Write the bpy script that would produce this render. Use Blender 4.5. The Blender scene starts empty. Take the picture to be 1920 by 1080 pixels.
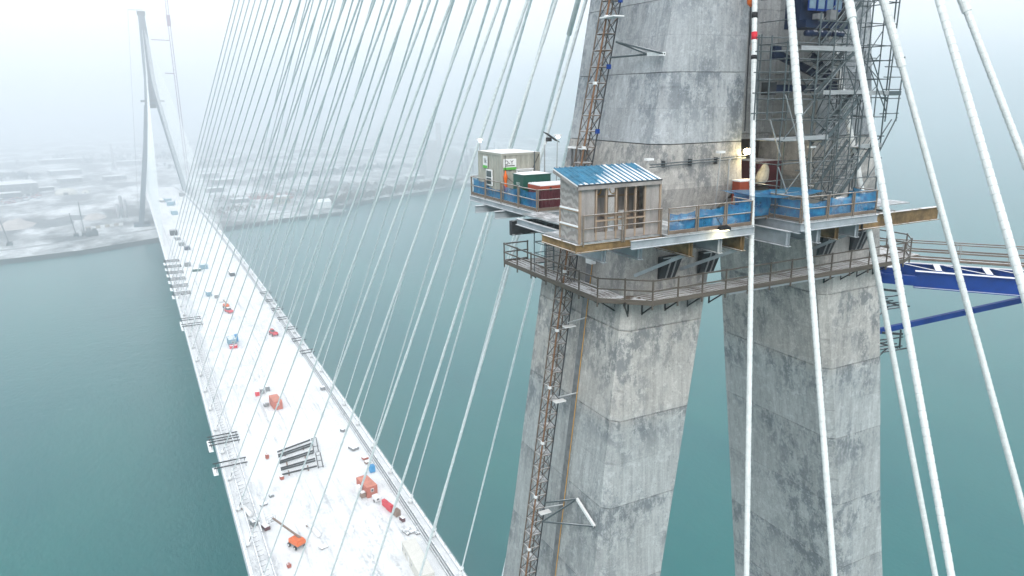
import bpy, bmesh, math, random
from mathutils import Matrix, Vector, noise
random.seed(7)
SC = bpy.context.scene
COL = SC.collection
V = Vector

# ------------------------------------------------------------------ camera
YAW, PITCH, ROLL = 0.47259, 0.25390, -0.013165
cam = bpy.data.cameras.new('camera'); camo = bpy.data.objects.new('camera', cam); COL.objects.link(camo)
fw = V((math.sin(YAW) * math.cos(PITCH), math.cos(YAW) * math.cos(PITCH), -math.sin(PITCH)))
rt = V((math.cos(YAW), -math.sin(YAW), 0)); up = rt.cross(fw)
r2 = rt * math.cos(ROLL) + up * math.sin(ROLL); u2 = -rt * math.sin(ROLL) + up * math.cos(ROLL)
M = Matrix((r2, u2, -fw)).transposed().to_4x4(); M.translation = V((-29.7865, -28.6156, 132.3677))
camo.matrix_world = M
cam.sensor_width = 36; cam.lens = 1379.913 / 1920 * 36; cam.clip_start = 0.5; cam.clip_end = 30000
SC.camera = camo

# ------------------------------------------------------------------ sky and sun
SUN_EL, SUN_AZ = math.radians(36), math.radians(203)      # azimuth clockwise from +Y: behind and left of the camera
world = bpy.data.worlds.new('World'); SC.world = world; world.use_nodes = True
nt = world.node_tree; nt.nodes.clear()
wo = nt.nodes.new('ShaderNodeOutputWorld'); wb = nt.nodes.new('ShaderNodeBackground')
sk = nt.nodes.new('ShaderNodeTexSky'); sk.sky_type = 'NISHITA'; sk.sun_disc = False
sk.sun_elevation = SUN_EL; sk.sun_rotation = SUN_AZ; sk.air_density = 1.0; sk.dust_density = 3.0; sk.ozone_density = 1.0
tc = nt.nodes.new('ShaderNodeTexCoord'); mpn = nt.nodes.new('ShaderNodeMapping'); mpn.inputs['Scale'].default_value = (1, 1, 3.5)
nz = nt.nodes.new('ShaderNodeTexNoise'); nz.inputs['Scale'].default_value = 2.2; nz.inputs['Detail'].default_value = 4
cr = nt.nodes.new('ShaderNodeValToRGB')                  # even layer of overcast cloud, faintly mottled
cr.color_ramp.elements[0].position = .3; cr.color_ramp.elements[0].color = (8.7, 8.9, 9.25, 1)
cr.color_ramp.elements[1].position = .75; cr.color_ramp.elements[1].color = (9.6, 9.7, 9.9, 1)
mx = nt.nodes.new('ShaderNodeMix'); mx.data_type = 'RGBA'; mx.inputs['Factor'].default_value = 0.9
wb.inputs['Strength'].default_value = 0.1
nt.links.new(tc.outputs['Generated'], mpn.inputs['Vector']); nt.links.new(mpn.outputs['Vector'], nz.inputs['Vector'])
nt.links.new(nz.outputs['Fac'], cr.inputs['Fac'])
nt.links.new(sk.outputs['Color'], mx.inputs['A']); nt.links.new(cr.outputs['Color'], mx.inputs['B'])
nt.links.new(mx.outputs['Result'], wb.inputs['Color']); nt.links.new(wb.outputs['Background'], wo.inputs['Surface'])
sun = bpy.data.lights.new('sun', 'SUN'); sun.energy = 1.35; sun.angle = math.radians(26); sun.color = (1, .97, .93)
suno = bpy.data.objects.new('sun', sun); COL.objects.link(suno)
sdir = V((math.sin(SUN_AZ) * math.cos(SUN_EL), math.cos(SUN_AZ) * math.cos(SUN_EL), math.sin(SUN_EL)))
suno.rotation_euler = (-sdir).to_track_quat('-Z', 'Y').to_euler(); suno.location = sdir * 400

vs = SC.view_settings; vs.view_transform = 'Standard'; vs.look = 'None'; vs.exposure = 0.66; vs.gamma = 1.0; vs.use_curve_mapping = False
SC.render.engine = 'CYCLES'
cy = SC.cycles; cy.use_denoising = True; cy.max_bounces = 9; cy.diffuse_bounces = 3; cy.glossy_bounces = 3
cy.transparent_max_bounces = 12; cy.transmission_bounces = 4; cy.volume_bounces = 5; cy.caustics_reflective = False; cy.caustics_refractive = False

# ------------------------------------------------------------------ helpers
MATS = {}
def nodes(name):
    m = bpy.data.materials.new(name); m.use_nodes = True; t = m.node_tree; b = t.nodes['Principled BSDF']; return m, t, b
def tcoord(t, scale=(1, 1, 1), kind='Object'):
    c = t.nodes.new('ShaderNodeTexCoord'); p = t.nodes.new('ShaderNodeMapping'); p.inputs['Scale'].default_value = scale
    t.links.new(c.outputs[kind], p.inputs['Vector']); return p.outputs['Vector']
def tnoise(t, vec, scale, detail=4, rough=.6):
    n = t.nodes.new('ShaderNodeTexNoise'); n.inputs['Scale'].default_value = scale; n.inputs['Detail'].default_value = detail
    n.inputs['Roughness'].default_value = rough
    if vec: t.links.new(vec, n.inputs['Vector'])
    return n.outputs['Fac']
def tramp(t, fac, stops):
    r = t.nodes.new('ShaderNodeValToRGB'); e = r.color_ramp.elements
    while len(e) < len(stops): e.new(.5)
    for k, (p, c) in enumerate(stops):
        e[k].position = p; e[k].color = (c, c, c, 1) if isinstance(c, (int, float)) else (*c, 1)
    t.links.new(fac, r.inputs['Fac']); return r.outputs['Color']
def tmix(t, fac, a, b, mode='MIX'):
    n = t.nodes.new('ShaderNodeMix'); n.data_type = 'RGBA'; n.blend_type = mode
    for s, v in (('Factor', fac), ('A', a), ('B', b)):
        if isinstance(v, (int, float)): n.inputs[s].default_value = v if s == 'Factor' else (v, v, v, 1)
        elif isinstance(v, tuple): n.inputs[s].default_value = (*v, 1)
        else: t.links.new(v, n.inputs[s])
    return n.outputs['Result']
def tbump(t, b, h, strength=.3, dist=.02):
    n = t.nodes.new('ShaderNodeBump'); n.inputs['Strength'].default_value = strength; n.inputs['Distance'].default_value = dist
    t.links.new(h, n.inputs['Height']); t.links.new(n.outputs['Normal'], b.inputs['Normal'])
def paint(name, col, rough=.55, metal=0.0, wear=.25, scale=3.0, snow=0.0):
    """painted or galvanised steel, timber, plastic: a colour with grime, plus snow lying on faces that look up"""
    if name in MATS: return MATS[name]
    m, t, b = nodes(name)
    n = tnoise(t, tcoord(t), scale, 5, .65)
    c = tmix(t, tramp(t, n, [(.3, 0), (.75, 1)]), tuple(x * (1 - wear) for x in col), tuple(min(1, x * (1 + wear * .6)) for x in col))
    if snow > 0:
        g = t.nodes.new('ShaderNodeNewGeometry'); s = t.nodes.new('ShaderNodeSeparateXYZ'); t.links.new(g.outputs['True Normal'], s.inputs[0])
        up_ = tramp(t, s.outputs['Z'], [(.55, 0), (.8, 1)])
        k = tramp(t, tnoise(t, tcoord(t), 1.7, 4, .7), [(.52 - snow * .3, 0), (.62 - snow * .3, 1)])
        c = tmix(t, tmix(t, 1.0, up_, k, 'MULTIPLY'), c, (.86, .88, .9))
    t.links.new(c, b.inputs['Base Color']); b.inputs['Roughness'].default_value = rough; b.inputs['Metallic'].default_value = metal; b.inputs['Specular IOR Level'].default_value = .28
    MATS[name] = m; return m
def glow(name, col, s):
    m, t, b = nodes(name); b.inputs['Base Color'].default_value = (*col, 1); b.inputs['Emission Color'].default_value = (*col, 1)
    b.inputs['Emission Strength'].default_value = s; return m

class MB:
    """collects shapes for ONE mesh"""
    def __init__(s): s.v = []; s.f = []
    def add(s, vs, fs):
        n = len(s.v); s.v += [tuple(p) for p in vs]; s.f += [tuple(i + n for i in f) for f in fs]; return s
    def box(s, x0, x1, y0, y1, z0, z1):
        return s.add([(x0, y0, z0), (x1, y0, z0), (x1, y1, z0), (x0, y1, z0), (x0, y0, z1), (x1, y0, z1), (x1, y1, z1), (x0, y1, z1)],
                     [(0, 3, 2, 1), (4, 5, 6, 7), (0, 1, 5, 4), (1, 2, 6, 5), (2, 3, 7, 6), (3, 0, 4, 7)])
    def prism(s, poly, z0, z1):
        n = len(poly)
        return s.add([(x, y, z0) for x, y in poly] + [(x, y, z1) for x, y in poly],
                     [tuple(range(n))[::-1], tuple(range(n, 2 * n))] + [(i, (i + 1) % n, n + (i + 1) % n, n + i) for i in range(n)])
    def loft(s, rings, cap=True):
        n = len(rings[0]); vs = [p for r in rings for p in r]; fs = []
        for k in range(len(rings) - 1):
            for i in range(n):
                j = (i + 1) % n; fs.append((k * n + i, k * n + j, (k + 1) * n + j, (k + 1) * n + i))
        if cap: fs += [tuple(range(n))[::-1], tuple(range((len(rings) - 1) * n, len(rings) * n))]
        return s.add(vs, fs)
    def path(s, p, q, prof, n=10):
        """tube from p to q with a radius profile [(t, r)...]"""
        p, q = V(p), V(q); d = (q - p); L = d.length; d /= L
        a = d.orthogonal().normalized(); b = d.cross(a)
        return s.loft([[p + d * (t * L) + (a * math.cos(2 * math.pi * i / n) + b * math.sin(2 * math.pi * i / n)) * r for i in range(n)] for t, r in prof])
    def tube(s, p, q, r, n=8, r1=None): return s.path(p, q, [(0, r), (1, r if r1 is None else r1)], n)
    def bar(s, p, q, w, h, side=None):
        """box beam from p to q, w across, h deep"""
        p, q = V(p), V(q); d = (q - p).normalized()
        a = d.cross(V((0, 0, 1))) if side is None else V(side)
        if a.length < 1e-4: a = V((1, 0, 0))
        a.normalize(); b = a.cross(d).normalized()
        R = lambda c: [c - a * w / 2 - b * h / 2, c + a * w / 2 - b * h / 2, c + a * w / 2 + b * h / 2, c - a * w / 2 + b * h / 2]
        return s.loft([R(p), R(q)])
    def ibeam(s, p, q, w, h, tf=.03, tw=.02):
        p, q = V(p), V(q); d = (q - p).normalized(); a = d.cross(V((0, 0, 1))).normalized(); b = a.cross(d).normalized()
        pr = [(-w/2, -h/2), (w/2, -h/2), (w/2, -h/2+tf), (tw/2, -h/2+tf), (tw/2, h/2-tf), (w/2, h/2-tf), (w/2, h/2), (-w/2, h/2), (-w/2, h/2-tf), (-tw/2, h/2-tf), (-tw/2, -h/2+tf), (-w/2, -h/2+tf)]
        return s.loft([[c + a * x + b * y for x, y in pr] for c in (p, q)])
    def sphere(s, c, r, n=10, m=6, sz=1.0):
        c = V(c); rings = []
        for k in range(1, m):
            th = math.pi * k / m; rings.append([c + V((r * math.sin(th) * math.cos(2*math.pi*i/n), r * math.sin(th) * math.sin(2*math.pi*i/n), -r * sz * math.cos(th))) for i in range(n)])
        return s.loft(rings)
    def mesh(s, name='mesh', mat=None, smooth=False):
        me = bpy.data.meshes.new(name); me.from_pydata(s.v, [], s.f)
        if mat: me.materials.append(mat)
        if smooth: me.polygons.foreach_set('use_smooth', [True] * len(me.polygons))
        me.update(); return me
    def build(s, name, mat, parent=None, smooth=False): return obj(name, s.mesh(name, mat, smooth), parent)

def obj(name, me, parent=None, mw=None):
    o = bpy.data.objects.new(name, me); COL.objects.link(o)
    if parent is not None: o.parent = parent
    if mw is not None: o.matrix_local = mw
    return o
def props(o, label, cat, group=None):
    o['label'] = label; o['category'] = cat
    if group: o['group'] = group
    return o
def thing(name, label, cat, group=None, loc=(0, 0, 0), rz=0):
    o = bpy.data.objects.new(name, None); COL.objects.link(o); o.empty_display_size = .2
    o.location = loc; o.rotation_euler = (0, 0, rz); return props(o, label, cat, group)
def struct(name, mb, mat, kind='structure', smooth=False):
    o = mb.build(name, mat, None, smooth); o['kind'] = kind; return o
def copy_tree(o, parent=None):
    c = o.copy(); COL.objects.link(c); c.parent = parent
    for ch in list(o.children): copy_tree(ch, c)
    return c
# rods and bars that share one unit mesh for each material
UNIT = {}
def rod(parent, name, p, q, r, mat, n=8):
    key = ('rod', mat.name, n)
    if key not in UNIT: UNIT[key] = MB().tube((0, 0, 0), (0, 0, 1), 1, n).mesh('tube', mat, True)
    p, q = V(p), V(q); d = q - p; L = d.length
    mw = Matrix.Translation(p) @ d.to_track_quat('Z', 'Y').to_matrix().to_4x4() @ Matrix.Diagonal((r, r, L, 1))
    return obj(name, UNIT[key], parent, mw)
def bar(parent, name, p, q, w, h, mat):
    key = ('bar', mat.name)
    if key not in UNIT: UNIT[key] = MB().box(-.5, .5, -.5, .5, 0, 1).mesh('bar', mat)
    p, q = V(p), V(q); d = q - p; L = d.length; z = d / L
    a = z.cross(V((0, 0, 1)))
    if a.length < 1e-4: a = V((1, 0, 0))
    a.normalize(); b = z.cross(a)
    R = Matrix((a, b, z)).transposed().to_4x4()
    return obj(name, UNIT[key], parent, Matrix.Translation(p) @ R @ Matrix.Diagonal((w, h, L, 1)))
def brick(parent, name, x0, x1, y0, y1, z0, z1, mat): 
    key = ('brick', mat.name)
    if key not in UNIT: UNIT[key] = MB().box(-.5, .5, -.5, .5, -.5, .5).mesh('box', mat)
    return obj(name, UNIT[key], parent, Matrix.Translation(((x0 + x1) / 2, (y0 + y1) / 2, (z0 + z1) / 2)) @ Matrix.Diagonal((abs(x1 - x0), abs(y1 - y0), abs(z1 - z0), 1)))
def lerp(a, b, t): return a + (b - a) * t
def ordinal(n):
    w = ['first', 'second', 'third', 'fourth', 'fifth', 'sixth', 'seventh', 'eighth', 'ninth', 'tenth', 'eleventh', 'twelfth', 'thirteenth', 'fourteenth', 'fifteenth',
         'sixteenth', 'seventeenth', 'eighteenth', 'nineteenth', 'twentieth', 'twenty-first', 'twenty-second', 'twenty-third', 'twenty-fourth', 'twenty-fifth', 'twenty-sixth']
    return w[n - 1]

# ------------------------------------------------------------------ materials
def mk_concrete(name, base, low, high):
    """board-marked concrete: streaks, grain, pale scabs and a ragged dark stain in the top of each pour"""
    m, t, b = nodes(name); W = name[0] == 'w'
    p = tcoord(t)
    mul = lambda k: tuple(min(1, x * k) for x in base)
    g = t.nodes.new('ShaderNodeNewGeometry'); sx = t.nodes.new('ShaderNodeSeparateXYZ'); t.links.new(g.outputs['Position'], sx.inputs[0])
    md = t.nodes.new('ShaderNodeMath'); md.operation = 'ADD'; md.inputs[1].default_value = -102.8 + 46.2 if W else -130.1 + 33.1; t.links.new(sx.outputs['Z'], md.inputs[0])
    m2 = t.nodes.new('ShaderNodeMath'); m2.operation = 'DIVIDE'; m2.inputs[1].default_value = 4.62 if W else 3.31; t.links.new(md.outputs[0], m2.inputs[0])
    m3 = t.nodes.new('ShaderNodeMath'); m3.operation = 'FRACT'; t.links.new(m2.outputs[0], m3.inputs[0])
    streak = tramp(t, tnoise(t, tcoord(t, (3.2, 3.2, .16)), 1.0, 9, .72), [(.34, 0), (.66, 1)])
    c = tmix(t, streak, mul(.58), mul(1.14))
    grain = tramp(t, tnoise(t, p, 9, 8, .8), [(.30, 0), (.70, 1)]); c = tmix(t, .34, c, tmix(t, grain, mul(.45), mul(1.45)))
    cloud = tramp(t, tnoise(t, tcoord(t, (1, 1, .6)), .20, 4, .6), [(.40, 0), (.62, 1)])
    rag = tramp(t, tnoise(t, tcoord(t, (1, 1, .55)), 1.15, 12, .80), [(.45, 0), (.56, 1)])
    band = tramp(t, m3.outputs[0], [(.30, .06), (.62, .35), (.99, 1)])
    area = tmix(t, 1.0, tmix(t, .75, band, cloud, 'LINEAR_LIGHT') if False else tmix(t, .55, band, cloud), rag, 'MULTIPLY')
    c = tmix(t, tramp(t, area, [(.10, 0), (.60, .94)]), c, tuple(x * y for x, y in zip(base, (.40, .435, .47))))
    scab = tramp(t, tnoise(t, p, 2.3, 11, .84), [(.535, 0), (.575, 1)]); c = tmix(t, tmix(t, .55, 0.0, scab), c, mul(1.32))
    zt = t.nodes.new('ShaderNodeMapRange'); zt.inputs['From Min'].default_value = 100; zt.inputs['From Max'].default_value = 140; t.links.new(sx.outputs['Z'], zt.inputs['Value'])
    c = tmix(t, 1.0, c, tramp(t, zt.outputs[0], [(.40, low), (.425, high)]), 'MULTIPLY')
    oi = t.nodes.new('ShaderNodeObjectInfo'); c = tmix(t, 1.0, c, tramp(t, oi.outputs['Random'], [(0, .88), (1, 1.04)]), 'MULTIPLY')
    # form panels: upright board joints, each panel a slightly different grey
    ad = t.nodes.new('ShaderNodeMath'); ad.operation = 'ADD'; t.links.new(sx.outputs['X'], ad.inputs[0]); t.links.new(sx.outputs['Y'], ad.inputs[1])
    cb = t.nodes.new('ShaderNodeCombineXYZ'); t.links.new(ad.outputs[0], cb.inputs['X']); t.links.new(md.outputs[0], cb.inputs['Y'])
    bt = t.nodes.new('ShaderNodeTexBrick'); bt.offset = .5; bt.inputs['Scale'].default_value = 1.0; bt.inputs['Mortar Size'].default_value = .012; bt.inputs['Mortar Smooth'].default_value = .4
    bt.inputs['Brick Width'].default_value = 1.22; bt.inputs['Row Height'].default_value = (4.62 if name[0] == 'w' else 3.31) / 2
    for k_, v_ in (('Color1', .86), ('Color2', 1.04), ('Mortar', .72)): bt.inputs[k_].default_value = (v_, v_, v_, 1)
    t.links.new(cb.outputs[0], bt.inputs['Vector'])
    c = tmix(t, .8, c, bt.outputs['Color'], 'MULTIPLY')
    th = t.nodes.new('ShaderNodeTexVoronoi'); th.feature = 'F1'; th.inputs['Scale'].default_value = .82; th.inputs['Randomness'].default_value = .0; t.links.new(cb.outputs[0], th.inputs['Vector'])
    c = tmix(t, tramp(t, th.outputs['Distance'], [(.03, .5), (.042, 0)]), c, (.2, .2, .2))
    t.links.new(c, b.inputs['Base Color']); b.inputs['Roughness'].default_value = .88; b.inputs['Specular IOR Level'].default_value = .3
    tbump(t, b, tnoise(t, p, 5, 6, .7), .35, .03)
    MATS[name] = m; return m
CONC = mk_concrete('weathered concrete', (.45, .455, .45), (.94, .985, 1.0), (1.02, .99, .955))
CONC2 = mk_concrete('shaft concrete', (.40, .425, .445), (1, 1, 1), (1, 1, 1))
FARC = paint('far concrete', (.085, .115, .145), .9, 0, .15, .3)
STEEL = paint('galvanised steel', (.42, .44, .45), .5, .55, .3, 4, .25)
SCAF = paint('scaffold steel', (.105, .135, .145), .5, .4, .4, 5, .03)
RAILM = paint('rusty rail steel', (.25, .205, .165), .7, .3, .55, 5, .2)
RUST = paint('rusty brown steel', (.24, .13, .07), .8, .3, .5, 3)
RUSTB = paint('rust streaked girder', (.24, .16, .075), .75, .2, .75, 1.6, .5)
GIRD = paint('pale grey girder', (.36, .40, .43), .6, .2, .3, 1.2, .6)
DARK = paint('dark steel', (.05, .055, .06), .6, .4, .3, 4, .15)
BLACK = paint('black plastic', (.015, .016, .018), .5, 0, .2)
WOOD = paint('grey weathered planks', (.20, .155, .12), .9, 0, .5, 2.5, .35)
PLY = paint('grey plywood', (.32, .295, .28), .9, 0, .35, 2.2)
STUD = paint('timber stud', (.36, .27, .20), .85, 0, .35, 3)
BLUE = paint('blue painted steel', (.003, .045, .26), .45, .1, .3, 1.5)
BLUES = paint('blue steel under snow', (.003, .045, .26), .45, .1, .3, 1.5, 1.6)
BLUED = paint('dark blue steel', (.006, .02, .06), .5, .2, .3, 2, .2)
WHITE = paint('white paint', (.78, .79, .79), .5, 0, .1)
SNOWM = paint('snow', (.87, .885, .9), .85, 0, .03, .8)
REDM = paint('faded red paint', (.36, .07, .035), .6, 0, .3, 1.5)
REDS = paint('faded red paint with snow', (.40, .09, .05), .6, 0, .3, 1.5, .35)
MAROON = paint('maroon steel', (.10, .022, .03), .6, 0, .3, 1.5, .6)
GREENB = paint('dark green steel', (.012, .085, .062), .5, 0, .25, 2, .55)
ORANGE = paint('orange paint', (.75, .14, .015), .4, 0, .2, 2)
YEL = paint('yellow hose', (.55, .30, .06), .6, 0, .3, 3)
CREAM = paint('cream container steel', (.37, .37, .325), .6, 0, .18, 1.4)
BRIGHTR = paint('bright red', (.62, .03, .05), .5, 0, .15)
BROWN = paint('brown crate', (.24, .16, .12), .85, 0, .3)
BLUEG = paint('grey blue container', (.16, .30, .38), .6, 0, .2, 1.5, .3)
BLUEB = paint('bright blue plastic', (.03, .27, .55), .5, 0, .2)
GREYM = paint('grey machinery', (.22, .23, .24), .6, .2, .35, 3, .3)
TYRE = paint('tyre rubber', (.02, .02, .02), .9, 0, .2)
GLASS, _t, _b = nodes('window glass'); _b.inputs['Base Color'].default_value = (.035, .06, .06, 1); _b.inputs['Roughness'].default_value = .12
GREENL = paint('green strip', (.10, .45, .06), .5, 0, .1)
INK = paint('black lettering', (.01, .01, .01), .6, 0, .1)
WARML = glow('warm lamp', (1, .82, .45), 40); COOLL = glow('white lamp', (1, .98, .92), 16)

# white cable pipe with thin dark weld rings / beads of ice
def mk_cable(name, col, f, amt):
    m, t, b = nodes(name)
    n = tnoise(t, tcoord(t), f, 4, .7)
    c = tmix(t, tramp(t, n, [(.35, 0), (.65, 1)]), tuple(x * (1 - amt) for x in col), col)
    t.links.new(c, b.inputs['Base Color']); b.inputs['Roughness'].default_value = .42
    return m
PIPE = mk_cable('white cable pipe', (.72, .75, .745), 3.0, .16)
PIPEF = mk_cable('iced cable pipe', (.80, .86, .87), 5.0, .22)
COLLAR = paint('white collar', (.82, .83, .83), .4, 0, .08)
STRAND = paint('bare strand', (.08, .09, .09), .5, .5, .2)

# water
m, t, b = nodes('river water')
p = tcoord(t)
big = tramp(t, tnoise(t, tcoord(t, (1, .35, 1)), .012, 6, .62), [(.34, 0), (.66, 1)])
c = tmix(t, big, (.008, .112, .122), (.020, .150, .140))
t.links.new(c, b.inputs['Base Color']); b.inputs['Roughness'].default_value = .16; b.inputs['IOR'].default_value = 1.333
n1 = tnoise(t, tcoord(t, (1, .5, 1)), .55, 6, .68); n2 = tnoise(t, tcoord(t, (.8, 1.3, 1)), .10, 3, .5)
tbump(t, b, tmix(t, .35, n1, n2), .7, .5)
WATER = m

# snow on the deck, scoured to wet grey paving in streaks
m, t, b = nodes('trampled snow')
p = tcoord(t)
a1 = tramp(t, tnoise(t, tcoord(t, (.55, .10, 1)), 1.0, 7, .72), [(.47, 0), (.61, 1)])
a2 = tramp(t, tnoise(t, tcoord(t, (1, 1, 1)), .035, 3, .5), [(.47, 0), (.62, 1)])
a3 = tramp(t, tnoise(t, tcoord(t, (2.2, .9, 1)), 1.2, 6, .75), [(.42, 0), (.56, 1)])
wear = tmix(t, 1.0, tmix(t, 1.0, a1, a2, 'MULTIPLY'), a3, 'MULTIPLY')
tk = tramp(t, tnoise(t, tcoord(t, (1.1, .012, 1)), 1.0, 4, .6), [(.54, 0), (.62, 1)]); tk2 = tramp(t, tnoise(t, tcoord(t, (1, .4, 1)), .09, 4, .6), [(.45, 0), (.62, 1)]); tk3 = tramp(t, tnoise(t, p, 2.5, 5, .7), [(.35, .2), (.6, 1)])
trk = tmix(t, 1.0, tmix(t, 1.0, tk, tk2, 'MULTIPLY'), tk3, 'MULTIPLY'); wear = tmix(t, 1.0, wear, trk, 'LIGHTEN')
c = tmix(t, tmix(t, .62, 0.0, wear), tmix(t, tramp(t, tnoise(t, p, .25, 5, .6), [(.35, 0), (.65, 1)]), (.68, .70, .72), (.82, .83, .84)), (.16, .185, .205))
t.links.new(c, b.inputs['Base Color']); b.inputs['Roughness'].default_value = .8
tbump(t, b, tnoise(t, p, .9, 6, .7), .4, .12)
DECKSNOW = m

# far bank: snow, mud and scrub
m, t, b = nodes('snowy ground')
g1 = tramp(t, tnoise(t, tcoord(t, (1, .5, 1)), .014, 8, .68), [(.42, 0), (.56, 1)])
g2 = tramp(t, tnoise(t, tcoord(t, (1, .35, 1)), .05, 7, .7), [(.45, 0), (.6, 1)])
c = tmix(t, g1, (.78, .80, .82), (.13, .135, .14)); c = tmix(t, tmix(t, .5, 0.0, g2), c, (.24, .235, .23))
t.links.new(c, b.inputs['Base Color']); b.inputs['Roughness'].default_value = .95
GROUND = m
ROCK = paint('dark bank rock', (.05, .055, .06), .95, 0, .5, .35)

# ------------------------------------------------------------------ river and far bank
def grid(x0, x1, y0, y1, z): return [(x0, y0, z), (x1, y0, z), (x1, y1, z), (x0, y1, z)]
struct('river', MB().add(grid(-6500, 6500, -2000, 7000, 0.0), [(0, 1, 2, 3)]), WATER)

SHORE = [(-1500, 560), (-700, 640), (-350, 690), (-139, 721), (-79, 732), (-12, 766), (51, 797), (122, 824), (193, 839), (196, 852), (180, 884), (225, 905), (254, 929), (346, 972), (430, 1022), (594, 1104), (760, 1190), (900, 1330), (1000, 1600), (1200, 2300), (1500, 3200), (2100, 4800), (2600, 6400)]
def shore_at(k): return SHORE[k]
GZ = 3.0
def outward(k):
    a = V((*SHORE[max(0, k - 1)], 0)); b = V((*SHORE[min(len(SHORE) - 1, k + 1)], 0)); d = (b - a).normalized(); return V((d.y, -d.x, 0))
top = [V((x, y, GZ)) for x, y in SHORE]
bm = MB()
poly = [tuple(p) for p in top] + [(2600, 6900, GZ), (-6000, 6900, GZ), (-6000, 560, GZ)]
bm.add(poly, [tuple(range(len(poly)))])
struct('far_bank', bm, GROUND)
bk = MB(); rows = []
random.seed(3)
pts = []
for k in range(len(SHORE) - 1):
    a, b_ = top[k], top[k + 1]; n = max(1, int((b_ - a).length / 14))
    for i in range(n): pts.append((a.lerp(b_, i / n), outward(k).lerp(outward(k + 1), i / n)))
rr = [[p + V((0, 0, .03)), p + d * (3 + random.uniform(-.6, 1.2)) + V((0, 0, -1.3 + random.uniform(-.3, .3))), p + d * (9 + random.uniform(-1, 1.5)) + V((0, 0, -3.2))] for p, d in pts]
vs_ = [q for r in rr for q in r]
bk.add(vs_, [(3 * i + j, 3 * i + 3 + j, 3 * i + 4 + j, 3 * i + 1 + j) for i in range(len(rr) - 1) for j in range(2)])
struct('bank_revetment', bk, ROCK)

# ------------------------------------------------------------------ bridge deck
YT, YF = 3.5624, 856.56
SP = 14.436; Y0 = 45.263; XA = 17.827
def dz(y): return 48.775 - 11.702 * ((y - YT - 426.5) / 426.5) ** 2
deck = thing('bridge_deck', 'long snow covered bridge deck running to the far pylon', 'bridge deck')
ys = [(-75 + 2.4 * i) for i in range(int(1075 / 2.4))]
xs = [-18.4 + 36.8 * i / 22 for i in range(23)]
d = MB()
vv = []
for y in ys:
    for x in xs:
        e = 1 if abs(x) < 18 else 0
        vv.append((x, y, dz(y) - abs(x) * .012 + e * .09 * (noise.noise(V((x * .16, y * .09, 0))) + .5 * noise.noise(V((x * .6, y * .4, 3))))))
nx = len(xs)
d.add(vv, [(j * nx + i, j * nx + i + 1, (j + 1) * nx + i + 1, (j + 1) * nx + i) for j in range(len(ys) - 1) for i in range(nx - 1)])
d.build('snow_surface', DECKSNOW, deck, True)
EDGE = paint('pale edge beam', (.60, .64, .68), .7, 0, .3, .35, .7)
BAR = paint('frosted barrier', (.52, .545, .57), .7, 0, .35, 1.2, .5)
def strip(x0, x1, z0, z1, ya, yb, step=10):
    n = max(1, int((yb - ya) / step)); mb_ = MB()
    return mb_.loft([[V((x0, y, dz(y) + z0)), V((x1, y, dz(y) + z0)), V((x1, y, dz(y) + z1)), V((x0, y, dz(y) + z1))] for y in [ya + (yb - ya) * i / n for i in range(n + 1)]])
bay = -5
yb0 = Y0 - 8 * SP
k = 0
while yb0 + k * SP < 985:
    a = yb0 + k * SP - SP / 2; b_ = a + SP - .12
    for s in (-1, 1):
        # outer edge beam of each bay with its sloping fairing
        n = 3; rg = []
        for i in range(n + 1):
            y = a + (b_ - a) * i / n; z = dz(y)
            rg.append([V((s * 18.35, y, z - 2.2)), V((s * 18.5, y, z - 2.2)), V((s * 19.15, y, z - 1.0)), V((s * 18.95, y, z + .12)), V((s * 18.3, y, z + .16))])
        if s > 0: rg = [r[::-1] for r in rg]
        MB().loft(rg).build('edge_beam', EDGE, deck)
        strip(s * 16.75 - .12, s * 16.75 + .12, -.30, .45, a, b_, 5).build('kerb', BAR, deck)
    k += 1
for x, w, h in ((-14.6, .26, .75), (15.7, .16, .35), (16.15, .1, .5)):
    q = -72
    while q < 980:
        strip(x - w / 2, x + w / 2, -.25, h, q, q + 11.6, 6).build('barrier_rail', BAR, deck); q += 12
for k in range(110):
    y = 88 + 1.75 * k; rod(deck, 'rebar_stub', (-16.6 + random.uniform(-.1, .1), y, dz(y) + .02), (-15.5 + random.uniform(-.3, .3), y + random.uniform(-.1, .1), dz(y) + .22), .045, DARK)
for s in (-1, 1):
    for k in range(80):
        y = 84 + 2.9 * k; rod(deck, 'edge_stanchion', (s * 18.6, y, dz(y)), (s * 18.6, y, dz(y) + 1.1), .035, STEEL)
    for k in range(16): y = 84 + 14.5 * k; rod(deck, 'edge_wire', (s * 18.6, y, dz(y) + 1.08), (s * 18.6, y + 14.5, dz(y + 14.5) + 1.08), .022, STEEL); rod(deck, 'edge_wire', (s * 18.6, y, dz(y) + .6), (s * 18.6, y + 14.5, dz(y + 14.5) + .6), .022, STEEL)
strip(-17, 17, -.9, -.32, -75, 995, 20).build('slab', EDGE, deck)
for s in (-1, 1): strip(s * 17.2 - .5, s * 17.2 + .5, -3.0, -.95, -75, 995, 20).build('edge_girder', FARC, deck)
for y in range(-60, 990, 15): MB().bar((-16.6, y, dz(y) - 1.9), (16.6, y, dz(y) - 1.9), .5, 1.8).build('floor_beam', FARC, deck)

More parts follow.
